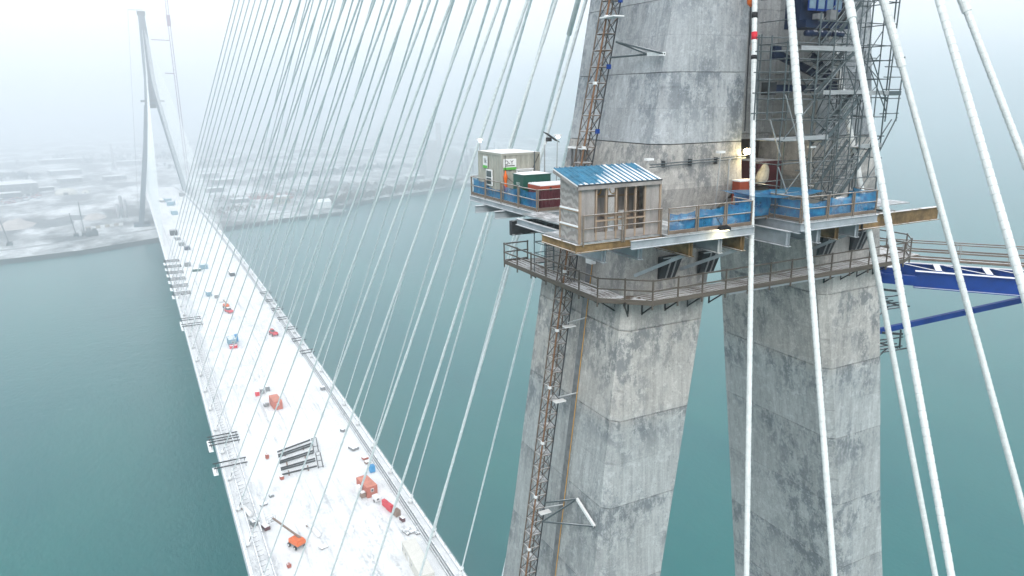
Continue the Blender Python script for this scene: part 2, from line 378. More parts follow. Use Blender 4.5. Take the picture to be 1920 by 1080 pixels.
# ------------------------------------------------------------------ pylons
DOORSHADE = paint('doorway shade brown', (.028, .024, .021), .9, 0, .4, 2)  # near-black brown that stands in for the shade inside the doorway
def legsec(s, z, yt=YT, grow=0.0, ch=.38):
    """corners of one leg at height z; s is the side of the bridge"""
    d_ = 120 - z; a = max(.4, 4.493 + .17085 * d_) - grow; c_ = 9.6457 + .121 * d_ + .054 * max(0, d_ - 15) + grow; h = 4.359 + .03889 * d_ + grow
    pts_ = [(a + ch, -h), (c_ - ch, -h), (c_, -h + ch), (c_, h - ch), (c_ - ch, h), (a + ch, h), (a, h - ch), (a, -h + ch)]
    pts_ = [V((s * x, yt + y, z)) for x, y in pts_]
    return pts_ if s > 0 else pts_[::-1]
def shaftsec(s, z, yt=YT, grow=0.0):
    """upper half shaft: outer face steps in, wide chamfer, narrow slot on the bridge axis"""
    c_ = 7.72 - .163 * (z - 130) if z < 142 else 5.76 - .036 * (z - 142); c_ += grow
    h = 4.25 - .012 * (z - 130) + grow; a = 2.6 - grow if z < 140 else max(.35, 2.6 - .15 * (z - 140))
    co, cw = .30, .62
    pts_ = [(a, -h), (c_ - cw, -h), (c_, -h + cw), (c_, h - cw), (c_ - cw, h), (a, h), (a - .02, 1.3), (a - .02, -1.3)]
    pts_ = [V((s * x, yt + y, z)) for x, y in pts_]
    return pts_ if s > 0 else pts_[::-1]
def pylon(root, yt, cm, cm2, lifts):
    legs = []
    for s in (-1, 1):
        leg = bpy.data.objects.new('leg', None); COL.objects.link(leg); leg.parent = root
        js = [-6, 22, 45, 60, 70, 75, 79.7, 84.3, 88.9, 93.5, 98.1, 102.8, 107.4, 112.0, 116.6, 121.2, 125.9] if lifts else [-6, 3, 30, 60, 90, 128]
        for i in range(len(js) - 1):
            g = random.uniform(-.006, .016)
            rings = [legsec(s, js[i] + .025, yt, g - .012), legsec(s, js[i] + .05, yt, g), legsec(s, js[i + 1] - .015, yt, g), legsec(s, js[i + 1], yt, g - .012)]
            MB().loft(rings).build('concrete_lift', cm, leg)
        # transition where the leg steps in to the shaft
        MB().loft([legsec(s, js[-1] + .02, yt), legsec(s, js[-1] + .9, yt, -.05), shaftsec(s, 128.0, yt, .1), shaftsec(s, 130.08, yt)]).build('concrete_lift', cm, leg)
        js = [130.1, 133.38, 136.7, 140.0, 143.3, 146.6, 150, 155] if lifts else [130, 155]
        for i in range(len(js) - 1):
            g = random.uniform(-.006, .014)
            MB().loft([shaftsec(s, js[i] + .02, yt, g - .01), shaftsec(s, js[i] + .04, yt, g), shaftsec(s, js[i + 1] - .015, yt, g), shaftsec(s, js[i + 1], yt, g - .01)]).build('concrete_lift', cm2, leg)
        js = [155, 160, 170, 180, 190, 200, 210, 220]
        for i in range(len(js) - 1):
            MB().loft([shaftsec(s, js[i] + .01, yt), shaftsec(s, js[i + 1], yt)]).build('concrete_lift', cm2, leg)
    # wall that ties the two shafts together above the doorway, deep in the slot
    js = [130.25, 133.4, 136.72, 140, 150, 160, 175, 190, 205, 218]
    for i in range(len(js) - 1):
        MB().box(-2.75, 2.75, yt - 1.2, yt + 1.2, js[i] + .01, js[i + 1]).build('tie_wall', cm2, root)
    MB().box(-2.9, 2.9, yt - 1.1, yt + 4.1, 129.95, 130.22).build('doorway_soffit', cm2, root); MB().box(-2.95, 2.95, yt - .4, yt - .3, 125.8, 129.94).build('shade_panel', DOORSHADE, root)  # dark panel added across the doorway so it reads as deep shade
near = thing('bridge_pylon', 'tall grey concrete bridge pylon with work platforms, close by', 'pylon', loc=(0, 0, 0))
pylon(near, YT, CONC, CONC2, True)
for s in (-1, 1): MB().box(s * 26 - 9, s * 26 + 9, YT - 12, YT + 12, -5, 2.2).build('pile_cap', CONC, near)
far = thing('bridge_pylon', 'distant hazy concrete pylon at the far end of the deck', 'pylon')
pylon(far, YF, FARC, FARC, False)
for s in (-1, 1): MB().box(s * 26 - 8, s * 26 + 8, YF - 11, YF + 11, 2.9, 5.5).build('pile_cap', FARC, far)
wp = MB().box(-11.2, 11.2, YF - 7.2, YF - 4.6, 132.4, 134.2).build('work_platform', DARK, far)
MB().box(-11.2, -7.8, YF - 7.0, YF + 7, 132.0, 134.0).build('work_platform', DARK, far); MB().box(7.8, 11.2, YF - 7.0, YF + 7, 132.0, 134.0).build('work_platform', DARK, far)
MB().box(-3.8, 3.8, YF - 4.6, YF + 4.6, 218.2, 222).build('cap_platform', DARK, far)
for k in range(4): MB().bar((-11.5 + 2.4 * k, YF - 3, 222.3), (-9.3 + 2.4 * k, YF - 3, 223.4), .4, .4).build('hoist_beam', STEEL, far)
MB().bar((-12, YF - 3, 223.2), (2, YF - 3, 223.2), .5, .6).build('hoist_beam', STEEL, far)

# ------------------------------------------------------------------ stay cables
def ringprof(L, pitch, r, amp, t0=0, t1=1):
    out = []; n = int(L / pitch)
    for i in range(n):
        a, b_ = i / n, (i + 1) / n; out += [(a + .09 / n, r), (b_ - .09 / n, r * 1.02), (b_ - .06 / n, r * .90), (b_ + .05 / n, r * .90)]
    return [(max(0, min(1, p)), q) for p, q in out[:-1]] + [(1, r)]
def ztop(i): u = i / 25; return 159.38 + 45.51 * u + 5.92 * u * (1 - u)
NW = {-1: 'left', 1: 'right'}
def stay(lab, grp, A, B, r, near_=0, strand=2.4, side=-1):
    A, B = V(A), V(B); d = (B - A); L = d.length; u = d / L
    o = thing('stay_cable', lab, 'stay cable', grp, A)
    inv = lambda q: q - A
    if near_ == 2:
        MB().path(inv(A + u * 5), inv(B), [(0, r), (1, r)], 8).build('cable_pipe', PIPE, o, True)
    elif near_ == 1:
        st = 2.0 + strand
        L2 = L - st; n2 = int(min(420, L2 / .36)); MB().path(inv(A + u * st), inv(B), [(k / n2, r * random.uniform(.90, 1.13)) for k in range(n2 + 1)], 7).build('cable_pipe', PIPEF, o, True)
        MB().path(inv(A - u * .6), inv(A + u * 1.9), [(0, .46), (.7, .46), (.72, .36), (1, .32)], 10).build('anchor_tube', COLLAR, o, True)
        rod(o, 'bare_strand', inv(A + u * 1.8), inv(A + u * st), .075, STRAND)
        MB().path(inv(A + u * (st - .1)), inv(A + u * (st + .5)), [(0, .12), (.15, .36), (.8, .36), (1, .18)], 10).build('end_collar', COLLAR, o, True)
    else:
        MB().path(inv(A + u * 3), inv(B), [(0, r), (1, r)], 6).build('cable_pipe', PIPEF, o, True)
        MB().path(inv(A - u * .5), inv(A + u * 3.2), [(0, .33), (1, .2)], 6).build('anchor_tube', COLLAR, o, True)
    return o
for s in (-1, 1):
    for i in range(26):
        y = Y0 + i * SP
        A = (s * XA, y, dz(y) + .1); B = (-.68 if s < 0 else 1.03, YT + 1.14, ztop(i))
        lab = f'pale stay cable fixed to the {NW[s]} deck edge, {ordinal(i + 1)} out from the near pylon'
        o = stay(lab, f'main span cables of the near pylon, {NW[s]} side', A, B, .118 if s < 0 else .145, 1 if i < 20 else 0, 3.6 if s < 0 else 1.6, s)
        if s == 1 and i == 4:
            u = (V(B) - V(A)).normalized(); q0 = V(A) + u * ((137.47 - A[2]) / u.z)
            MB().path(q0 - V(A), q0 - V(A) + u * 14, [(0, .15), (.002, .23), (1, .23)], 10).build('guide_sleeve', PIPE, o, True)
for s in (-1, 1):
    for i in range(26):
        y = Y0 + i * SP; A = (s * XA, 860.1 - y, dz(860.1 - y) + .1); B = (s * .85, YF - 1.14, ztop(i))
        stay(f'thin far stay cable on the {NW[s]} deck edge, {ordinal(i + 1)} out from the distant pylon', f'main span cables of the far pylon, {NW[s]} side', A, B, .13, 0)
# side span cables of the near pylon that cross the picture in front
BACK = [(-1, -23.76, 152.10, .125, 'white ringed stay cable passing the platform gap, with red band', None),
        (-1, -37.88, 153.24, .125, 'white ringed stay cable crossing the scaffold, ending its thick sleeve above the net', 131.48),
        (-1, -52.20, 156.48, .125, 'white ringed stay cable crossing right edge of the scaffold and platform', 135.18),
        (-1, -65.52, 160.28, .132, 'thick white ringed stay cable crossing the blue truss at right, nearest of all', None),
        (1, -23.82, 147.90, .150, 'white stay cable running behind the scaffold stairs and down beside the right leg', None),
        (1, -37.85, 152.65, .150, 'white stay cable just right of the scaffold with thick sleeve above', 133.53),
        (1, -53.38, 156.14, .150, 'white stay cable in the upper right corner, rightmost of all', 135.73)]
for s, ya, zt, r, lab, zs in BACK:
    A = V((s * XA, ya, dz(ya) + .1)); B = V((s * .85, YT - 1.65, zt)); u = (B - A).normalized()
    o = thing('stay_cable', lab, 'stay cable', 'side span cables in front of the pylon', A)
    q0 = A + u * ((100 - A.z) / u.z); q1 = A + u * ((141 - A.z) / u.z)
    MB().path(A + u * 4 - A, q0 - A, [(0, r), (1, r)], 10).build('cable_pipe', PIPE, o, True)
    L = (q1 - q0).length
    MB().path(q0 - A, q1 - A, ringprof(L, .30, r, .055), 14).build('cable_pipe', PIPE, o)
    MB().path(q1 - A, B - A, [(0, r), (1, r)], 10).build('cable_pipe', PIPE, o, True)
    MB().path(-u * .6, u * 1.9, [(0, .36), (.7, .36), (1, .26)], 10).build('anchor_tube', COLLAR, o, True)
    if zs:
        qs = A + u * ((zs - A.z) / u.z)
        MB().path(qs - A, qs + u * 9 - A, [(0, r * 1.02), (.0005, r * 1.34)] + [(a_ * .98 + .01, b_) for a_, b_ in ringprof(9, .3, r * 1.34, .03)], 14).build('guide_sleeve', PIPE, o)
    if 'red band' in lab:
        for z0, z1, mt in ((135.75, 136.0, BLACK), (134.78, 135.12, BRIGHTR), (133.9, 134.08, BLACK)):
            MB().path(A + u * ((z0 - A.z) / u.z) - A, A + u * ((z1 - A.z) / u.z) - A, [(0, r * 1.12), (1, r * 1.12)], 14).build('cable_band', mt, o, True)

# ------------------------------------------------------------------ upper work platform
F = 126.6
random.seed(21)
plat = thing('work_platform', 'steel work platform on the pylon with guardrails and blue nets', 'platform')
def plates(x0, x1, y0, y1, along='x', w=1.1):
    n = max(1, round((x1 - x0) / w)) if along == 'x' else max(1, round((y1 - y0) / w))
    for i in range(n):
        g = .012
        if along == 'x': brick(plat, 'deck_plate', lerp(x0, x1, i / n) + g, lerp(x0, x1, (i + 1) / n) - g, y0, y1, F - .06, F + random.uniform(-.004, .008), STEEL)
        else: brick(plat, 'deck_plate', x0, x1, lerp(y0, y1, i / n) + g, lerp(y0, y1, (i + 1) / n) - g, F - .06, F + random.uniform(-.004, .008), STEEL)
plates(-14.0, -9.95, -3.85, -.9); plates(-9.9, -5.0, -4.25, -.8); plates(-4.9, -2.6, -2.75, -.8, 'x', 1.2); plates(-2.45, 2.65, -4.75, -.8)
plates(-11.35, -8.0, 4.5, 12.85, 'y', 1.2); plates(-12.3, -11.0, -.85, 4.4, 'y', 1.3); plates(-2.4, 2.4, -.75, 7.6, 'y', 1.4); plates(2.7, 7.4, -3.2, -.85, 'x', 1.2)
def gird(name, p, q, w, h, mat): return MB().ibeam(p, q, w, h).build(name, mat, plat)
# edge girders under the front and side edges
gird('edge_girder', (-14.2, -3.8, F - .24), (-11.6, -3.8, F - .24), .14, .34, RUSTB); gird('edge_girder', (-11.6, -3.8, F - .24), (-9.95, -3.8, F - .24), .14, .34, RUSTB)
gird('edge_girder', (-11.75, -4.2, F - .25), (-4.9, -4.2, F - .25), .16, .36, GIRD); gird('edge_girder', (-2.55, -4.75, F - .26), (2.75, -4.75, F - .26), .16, .38, GIRD)
gird('edge_girder', (-2.5, -4.7, F - .32), (-2.5, -1, F - .32), .16, .5, GIRD); gird('edge_girder', (-4.98, -4.15, F - .25), (-4.98, -.9, F - .25), .16, .36, GIRD)
gird('edge_girder', (-11.36, 4.4, F - .22), (-11.36, 12.95, F - .22), .14, .30, GIRD); gird('edge_girder', (-11.3, 4.45, F - .22), (-8.3, 4.45, F - .22), .14, .3, GIRD)
gird('edge_girder', (-11.3, 12.9, F - .22), (-8, 12.9, F - .22), .14, .3, GIRD); gird('edge_girder', (-14.1, -3.8, F - .24), (-14.1, -.9, F - .24), .14, .34, RUSTB)
# bearers below: running out from the pylon face
for x, y0, mt in ((-12.2, -3.0, GIRD), (-10.5, -3.3, GIRD), (-8.2, -3.9, RUSTB), (-6.6, -4.0, GIRD), (-5.35, -4.1, RUSTB), (-2.9, -4.5, GIRD), (-1.0, -4.6, GIRD), (.5, -4.4, RUSTB), (1.8, -4.5, GIRD), (3.3, -3.6, DARK), (5.0, -3.2, RUSTB), (6.4, -3.2, GIRD)):
    gird('bearer', (x, y0, F - .82), (x, -.72, F - .82), .26, .74, mt)
    if x < 3: brick(plat, 'stiffener', x - .12, x + .12, y0 + .10, y0 + .13, F - 1.14, F - .5, mt)
gird('bearer', (2.9, -3.45, F - .72), (9.55, -3.45, F - .72), .3, .72, RUSTB); gird('bearer', (2.9, -2.55, F - .78), (7.0, -2.55, F - .78), .28, .6, RUSTB)
gird('bearer', (-12.35, 5.55, F - .92), (-8.45, 5.55, F - .92), .28, .76, DARK); gird('bearer', (-12.0, 8.2, F - .62), (-8.3, 8.2, F - .62), .24, .42, GIRD); gird('bearer', (-12.0, 10.8, F - .62), (-8.3, 10.8, F - .62), .24, .42, GIRD)
gird('bearer', (-12.25, 5.0, F - .5), (-12.25, -.9, F - .5), .2, .34, GIRD)
brick(plat, 'end_plate', -12.36, -12.33, 5.42, 5.68, F - 1.3, F - .54, DARK)
for x, y in ((-5.2, -3.6), (-8.0, -3.3), (3.8, -3.0)):
    MB().bar((x, y, F - 1.2), (x - .9, -.75, F - 2.6), .16, .16).build('brace', GIRD, plat)
# guardrails
def guard(root, pts_, h=1.07, sp=1.9, mat=RAILM, toe=True, z=F, rp=.036, net=None, pair=True):
    for k in range(len(pts_) - 1):
        a, b_ = V((*pts_[k], z)), V((*pts_[k + 1], z)); L = (b_ - a).length; n = max(1, round(L / sp)); u = (b_ - a) / L
        for i in range(n):
            p, q = a + u * (L * i / n + .06), a + u * (L * (i + 1) / n - .06)
            for e in (p, q) if pair else (p,):
                rod(root, 'rail_post', e - V((0, 0, .12)), e + V((0, 0, h)), rp, mat)
            for hh, nm in ((h, 'top_rail'), (h * .52, 'mid_rail')):
                sag = V((0, 0, random.uniform(-.012, .012))); rod(root, nm, p - u * .04 + V((0, 0, hh)) + sag, q + u * .04 + V((0, 0, hh)) - sag, rp * .8, mat)
            if toe: bar(root, 'toe_board', p + V((0, 0, .09)), q + V((0, 0, .09)), .025, .16, WOOD)
guard(plat, [(-8.7, 4.5), (-11.33, 4.5), (-11.33, 12.85), (-8.3, 12.85)], 1.1)
guard(plat, [(-13.98, -3.95), (-9.95, -3.95)], 1.12, 2.0, RAILM, False); guard(plat, [(-9.85, -4.18), (-5.02, -4.18), (-5.02, -2.9)], 1.12, 1.62)
guard(plat, [(-4.9, -2.75), (-2.6, -2.75)], 1.1, 2.4); guard(plat, [(-2.52, -2.7), (-2.52, -4.72), (2.68, -4.72), (2.68, -3.4)], 1.12, 1.78)
# blue debris nets tied inside the rails, sagging and wrinkled
m, t, b = nodes('blue debris net'); b.inputs['Base Color'].default_value = (.006, .15, .42, 1); b.inputs['Roughness'].default_value = .7
n_ = tnoise(t, tcoord(t), 3.0, 4, .6); t.links.new(tmix(t, tramp(t, n_, [(.35, 0), (.7, 1)]), (.002, .10, .26), (.012, .24, .46)), b.inputs['Base Color'])
al = tramp(t, tnoise(t, tcoord(t), 2.0, 3, .5), [(.3, .55), (.7, .86)]); t.links.new(al, b.inputs['Alpha']); NET = m
def netpanel(root, p, q, z0, z1, bulge=.1, sag=.08, seed=0, off=(0, 0), nm='net_panel'):
    p, q = V((*p, 0)), V((*q, 0)); n, mm = 14, 6; d = q - p; nn = V((d.y, -d.x, 0)).normalized(); vs2 = []
    for j in range(mm + 1):
        for i in range(n + 1):
            u, w = i / n, j / mm
            k2 = noise.noise(V((u * 5 + seed, w * 3, seed * 1.7)))
            x = p + d * u + nn * (bulge * (math.sin(math.pi * w) * .6 + k2 * .8)) + V((*off, 0))
            vs2.append((x.x, x.y, lerp(z0, z1 - sag * 4 * u * (1 - u) * (1 + .5 * k2), w)))
    return MB().add(vs2, [(j * (n + 1) + i, j * (n + 1) + i + 1, (j + 1) * (n + 1) + i + 1, (j + 1) * (n + 1) + i) for j in range(mm) for i in range(n)]).build(nm, NET, root, True)
sd = 1
for k in range(4):
    netpanel(plat, (-11.22, 4.65 + 2.05 * k), (-11.22, 6.6 + 2.05 * k), F + .05, F + (1.0, .98, .72, 1.0)[k], .07, .10, sd); sd += 1
netpanel(plat, (-11.2, 12.72), (-8.6, 12.72), F + .05, F + 1.0, .06, .1, 9)
for k in range(3): netpanel(plat, (-9.75 + 1.62 * k, -4.05), (-8.25 + 1.62 * k, -4.05), F + .08, F + (.92, 1.0, 1.1)[k], .08, .12, 20 + k)
netpanel(plat, (-5.0, -2.95), (-2.6, -2.85), F + .1, F + 1.35, .12, .15, 31); netpanel(plat, (-5.05, -4.1), (-4.95, -2.9), F + .1, F + 1.2, .08, .1, 32)
for k in range(3): netpanel(plat, (-2.4 + 1.72 * k, -4.6), (-.75 + 1.72 * k, -4.6), F + .06, F + (.9, 1.02, 1.12)[k], .09, .12, 40 + k)
netpanel(plat, (2.6, -4.6), (2.6, -3.3), F + .06, F + 1.15, .08, .1, 44); netpanel(plat, (-2.42, -2.7), (-2.42, -4.6), F + .1, F + 1.02, .08, .1, 45)
# loose net laid over the gap like a canopy
vs2 = []
for j in range(9):
    for i in range(13):
        u, w = i / 12, j / 8
        vs2.append((lerp(-5.0, -.4, u), lerp(-3.6, -1.6, w) - u * .5, F + 1.35 - .25 * math.sin(math.pi * u) * (1 - .5 * w) + .12 * noise.noise(V((u * 4, w * 3, 7))) - .12 * u))
MB().add(vs2, [(j * 13 + i, j * 13 + i + 1, (j + 1) * 13 + i + 1, (j + 1) * 13 + i) for j in range(8) for i in range(12)]).build('net_cover', NET, plat, True)

# ------------------------------------------------------------------ lower walkway round the legs
WZ = 123.0
walk = thing('timber_walkway', 'weathered plank walkway on black brackets round the pylon legs', 'walkway')
random.seed(5)
def planks(x0, x1, y0, y1, along, nb, length):
    L = (x1 - x0) if along == 'x' else (y1 - y0); n = max(1, round(L / length))
    for j in range(nb):
        for i in range(n):
            a, b_ = i / n, (i + 1) / n; dz_ = random.uniform(-.006, .01)
            if along == 'x': brick(walk, 'plank', lerp(x0, x1, a) + .008, lerp(x0, x1, b_) - .008, lerp(y0, y1, j / nb) + .006, lerp(y0, y1, (j + 1) / nb) - .006, WZ - .05 + dz_, WZ + dz_, WOOD)
            else: brick(walk, 'plank', lerp(x0, x1, j / nb) + .006, lerp(x0, x1, (j + 1) / nb) - .006, lerp(y0, y1, a) + .008, lerp(y0, y1, b_) - .008, WZ - .05 + dz_, WZ + dz_, WOOD)
planks(-8.9, 9.0, -2.15, -.78, 'x', 5, 2.9); planks(-10.8, -9.42, -.45, 9.3, 'y', 5, 2.8); planks(9.42, 11.3, -1.6, 9.3, 'y', 6, 2.8); planks(-9.4, 9.4, 7.9, 9.25, 'x', 4, 3.6)
MB().prism([(-10.8, -.46), (-8.92, -2.15), (-8.92, -.78), (-9.42, -.46)], WZ - .05, WZ + .004).build('corner_plank', WOOD, walk)
planks(-10.75, -9.45, .6, 3.0, 'y', 3, 2.6)
WR = paint('grey walkway rail', (.14, .12, .10), .8, .2, .5, 4, .2)
def wguard(pts_, sp=1.55, side=True):
    for k in range(len(pts_) - 1):
        a, b_ = V((*pts_[k], WZ)), V((*pts_[k + 1], WZ)); L = (b_ - a).length; n = max(1, round(L / sp)); u = (b_ - a) / L
        for i in range(n + (k == len(pts_) - 2)):
            p = a + u * (L * i / n); bar(walk, 'rail_post', p - V((0, 0, .35)), p + V((0, 0, 1.12)), .062, .062, WR)
        for i in range(n):
            p, q = a + u * (L * i / n), a + u * (L * (i + 1) / n)
            for hh in (1.05, .55): bar(walk, 'rail', p + V((0, 0, hh)) - u * .05, q + V((0, 0, hh)) + u * .05, .035, .075, WR)
        bar(walk, 'edge_board', a + V((0, 0, -.02)), b_ + V((0, 0, -.02)), .05, .24, WR)
wguard([(-9.3, 9.35), (-10.86, 9.35), (-10.86, -.48), (-8.95, -2.22), (8.9, -2.22), (10.2, -1.7), (11.35, -.6), (11.35, 2.0)])
wguard([(11.35, 6.5), (11.35, 9.3)])
def bracket(p, out, deep=1.0, w=1.35):
    p = V(p); o = V((*out, 0)); q = p + o * w
    bar(walk, 'bracket_arm', p + V((0, 0, -.1)), q + V((0, 0, -.1)), .07, .1, BLACK)
    bar(walk, 'bracket_strut', q + V((0, 0, -.12)) - o * .12, p + V((0, 0, -deep)) + o * .05, .06, .06, BLACK)
    bar(walk, 'bracket_upright', p + o * .04 + V((0, 0, -.08)), p + o * .04 + V((0, 0, -deep - .05)), .06, .06, BLACK)
for i in range(4): bracket((-8.4 + 1.42 * i, -.68, WZ), (0, -1), 1.0, 1.4)
for i in range(4): bracket((4.3 + 1.35 * i, -.68, WZ), (0, -1), 1.0, 1.4)
for i in range(7): bracket((-9.3, .2 + 1.35 * i, WZ), (-1, 0), .95, 1.4)
bracket((-9.1, -.55, WZ), (-.7, -.72), 1.05, 1.5)
for i in range(4): bracket((9.3, .0 + 2.0 * i, WZ), (1, 0), .95, 1.7)
for x in (-2.5, -.8, .9, 2.6): bar(walk, 'cross_bearer', (x, -2.1, WZ - .12), (x, -.9, WZ - .12), .08, .12, GIRD)
bar(walk, 'span_channel', (-4.2, -2.12, WZ - .16), (4.4, -2.12, WZ - .16), .08, .2, GIRD); bar(walk, 'span_channel', (-4.2, -.85, WZ - .16), (4.4, -.85, WZ - .16), .08, .2, GIRD)
# recessed hatches with dark flared steel boxes in the leg face under the platform
SLATE = paint('dark slate steel', (.035, .042, .048), .5, .3, .3, 2)
for x0, lab in ((-7.5, 'leftmost of the dark flared hatches below the platform'), (-5.0, 'second dark flared hatch from the left below the platform'), (3.5, 'third dark flared hatch from the left, below the platform'), (6.15, 'rightmost of the dark flared hatches below the platform')):
    h_ = thing('wall_hatch', lab, 'hatch', 'hatches in the pylon face', (x0, -.7, 123.55))
    MB().add([(0, 0, 0), (.95, 0, 0), (1.2, 0, 1.2), (0, 0, 1.2), (0, -.10, .02), (.95, -.10, .02), (1.2, -.40, 1.2), (0, -.40, 1.2)], [(4, 5, 6, 7), (0, 4, 7, 3), (1, 2, 6, 5), (0, 1, 5, 4), (3, 7, 6, 2)]).build('hopper', SLATE, h_)
    for xx in (.38, .72): MB().bar((xx, -.12, .06), (xx + .10, -.43, 1.15), .05, .06).build('rib', STEEL, h_)
    MB().bar((-.02, -.42, 1.2), (1.24, -.42, 1.2), .05, .05).build('lip', STEEL, h_)

# access ladder cage beside the shack
lad = thing('caged_ladder', 'caged steel ladder hanging between platform and walkway, left of the shed', 'ladder')
LX, LY = -10.2, 5.2
for x in (-.28, .28):
    rod(lad, 'stile', (LX + x, LY, WZ), (LX + x, LY, F - .1), .03, SCAF)
for i in range(11): rod(lad, 'rung', (LX - .28, LY, WZ + .2 + .3 * i), (LX + .28, LY, WZ + .2 + .3 * i), .016, SCAF)
for x, y in ((-.6, -.7), (.6, -.7), (-.6, .6), (.6, .6)): rod(lad, 'cage_post', (LX + x, LY + y, WZ), (LX + x, LY + y, F - .1), .03, SCAF)
for i in range(5):
    z = WZ + .55 + .6 * i
    for a, b_ in (((-.6, -.7), (.6, -.7)), ((-.6, .6), (.6, .6)), ((-.6, -.7), (-.6, .6)), ((.6, -.7), (.6, .6))): rod(lad, 'cage_rail', (LX + a[0], LY + a[1], z), (LX + b_[0], LY + b_[1], z), .026, SCAF)

# ------------------------------------------------------------------ timber shed with blue metal roof
sh = thing('timber_shed', 'open fronted timber shed with blue metal roof under snow', 'shed', loc=(0, 0, 0))
X0, X1, YA, YB = -14.02, -9.98, -3.78, -2.3
m, t, b = nodes('grained plywood')
wv = t.nodes.new('ShaderNodeTexWave'); wv.wave_type = 'RINGS'; wv.inputs['Scale'].default_value = .9; wv.inputs['Distortion'].default_value = 9; wv.inputs['Detail'].default_value = 3
t.links.new(tcoord(t, (1, 2.2, 1)), wv.inputs['Vector'])
t.links.new(tmix(t, tramp(t, wv.outputs['Fac'], [(.3, 0), (.75, 1)]), (.25, .235, .225), (.37, .35, .335)), b.inputs['Base Color']); b.inputs['Roughness'].default_value = .9
PLYG = m
def zr(y): return lerp(129.36, 128.95, (y - YB) / (YA - YB))      # underside of the roof
# side walls
for x, nm in ((X0, 'side_wall'), (X1 - .03, 'side_wall')):
    MB().add([(x, YA, F), (x + .03, YA, F), (x + .03, YB, F), (x, YB, F), (x, YA, zr(YA)), (x + .03, YA, zr(YA)), (x + .03, YB, zr(YB)), (x, YB, zr(YB))], [(0, 3, 2, 1), (4, 5, 6, 7), (0, 1, 5, 4), (1, 2, 6, 5), (2, 3, 7, 6), (3, 0, 4, 7)]).build(nm, PLYG, sh)
for zz in (F + .62, F + 1.28):
    brick(sh, 'batten', X0 - .05, X0, YA, YB, zz - .04, zz + .02, STUD); brick(sh, 'batten_snow', X0 - .06, X0 + .001, YA + .03, YB - .05, zz + .021, zz + .08, SNOWM)
for y in (YA, YB): brick(sh, 'batten', X0 - .03, X0, y - .03, y + .04, F, F + 1.3, STUD)
brick(sh, 'corner_post', X0 - .02, X0 + .07, YA - .05, YA + .04, F - .05, zr(YA), STUD); brick(sh, 'corner_post', X1 - .07, X1 + .02, YA - .05, YA + .04, F, zr(YA), STUD)
brick(sh, 'front_sheet', X0 + .08, X0 + .72, YA - .012, YA + .012, F + .02, zr(YA), PLY); brick(sh, 'front_sheet', X1 - .75, X1 - .08, YA - .012, YA + .012, F + .02, zr(YA), PLY)
brick(sh, 'front_sheet', X0 + .73, X1 - .76, YA - .014, YA + .010, F + .02, F + .36, PLY)
for i in range(6):
    x = lerp(X0 + .78, X1 - .82, i / 5); brick(sh, 'stud', x - .025, x + .045, YA - .045, YA + .05, F + .05, zr(YA) - .02, STUD)
brick(sh, 'sill_rail', X0 + .75, X1 - .78, YA - .05, YA + .06, F + .80, F + .86, STUD); brick(sh, 'head_plate', X0, X1, YA - .05, YA + .05, zr(YA) - .09, zr(YA), STUD)
# back wall of studs and loose sheets, door opening left free
for i in range(8):
    x = lerp(X0 + .1, X1 - .1, i / 7); brick(sh, 'stud', x - .04, x + .04, YB - .1, YB - .01, F, zr(YB), STUD)
for x0, x1, z0, z1 in ((X0 + .1, X0 + .65, 0, 2.7), (X0 + .66, X0 + 1.25, 1.35, 2.7), (X0 + 1.8, X0 + 2.35, 0, 2.7), (X0 + 2.95, X0 + 3.5, .9, 2.1), (X1 - .55, X1 - .05, 0, 2.7)):
    brick(sh, 'back_sheet', x0, x1, YB, YB + .015, F + .02 + z0, F + z1, PLY)
for zz in (F + .75, F + 1.55): brick(sh, 'back_rail', X0 + .1, X1 - .1, YB - .13, YB - .1, zz, zz + .09, STUD)
brick(sh, 'bench', X0 + 1.9, X1 - .9, YB - .6, YB - .15, F + .78, F + .83, STUD)
brick(sh, 'floor_snow', X0 + .1, X0 + 2.3, YA + .08, YB - .2, F + .02, F + .09, SNOWM)
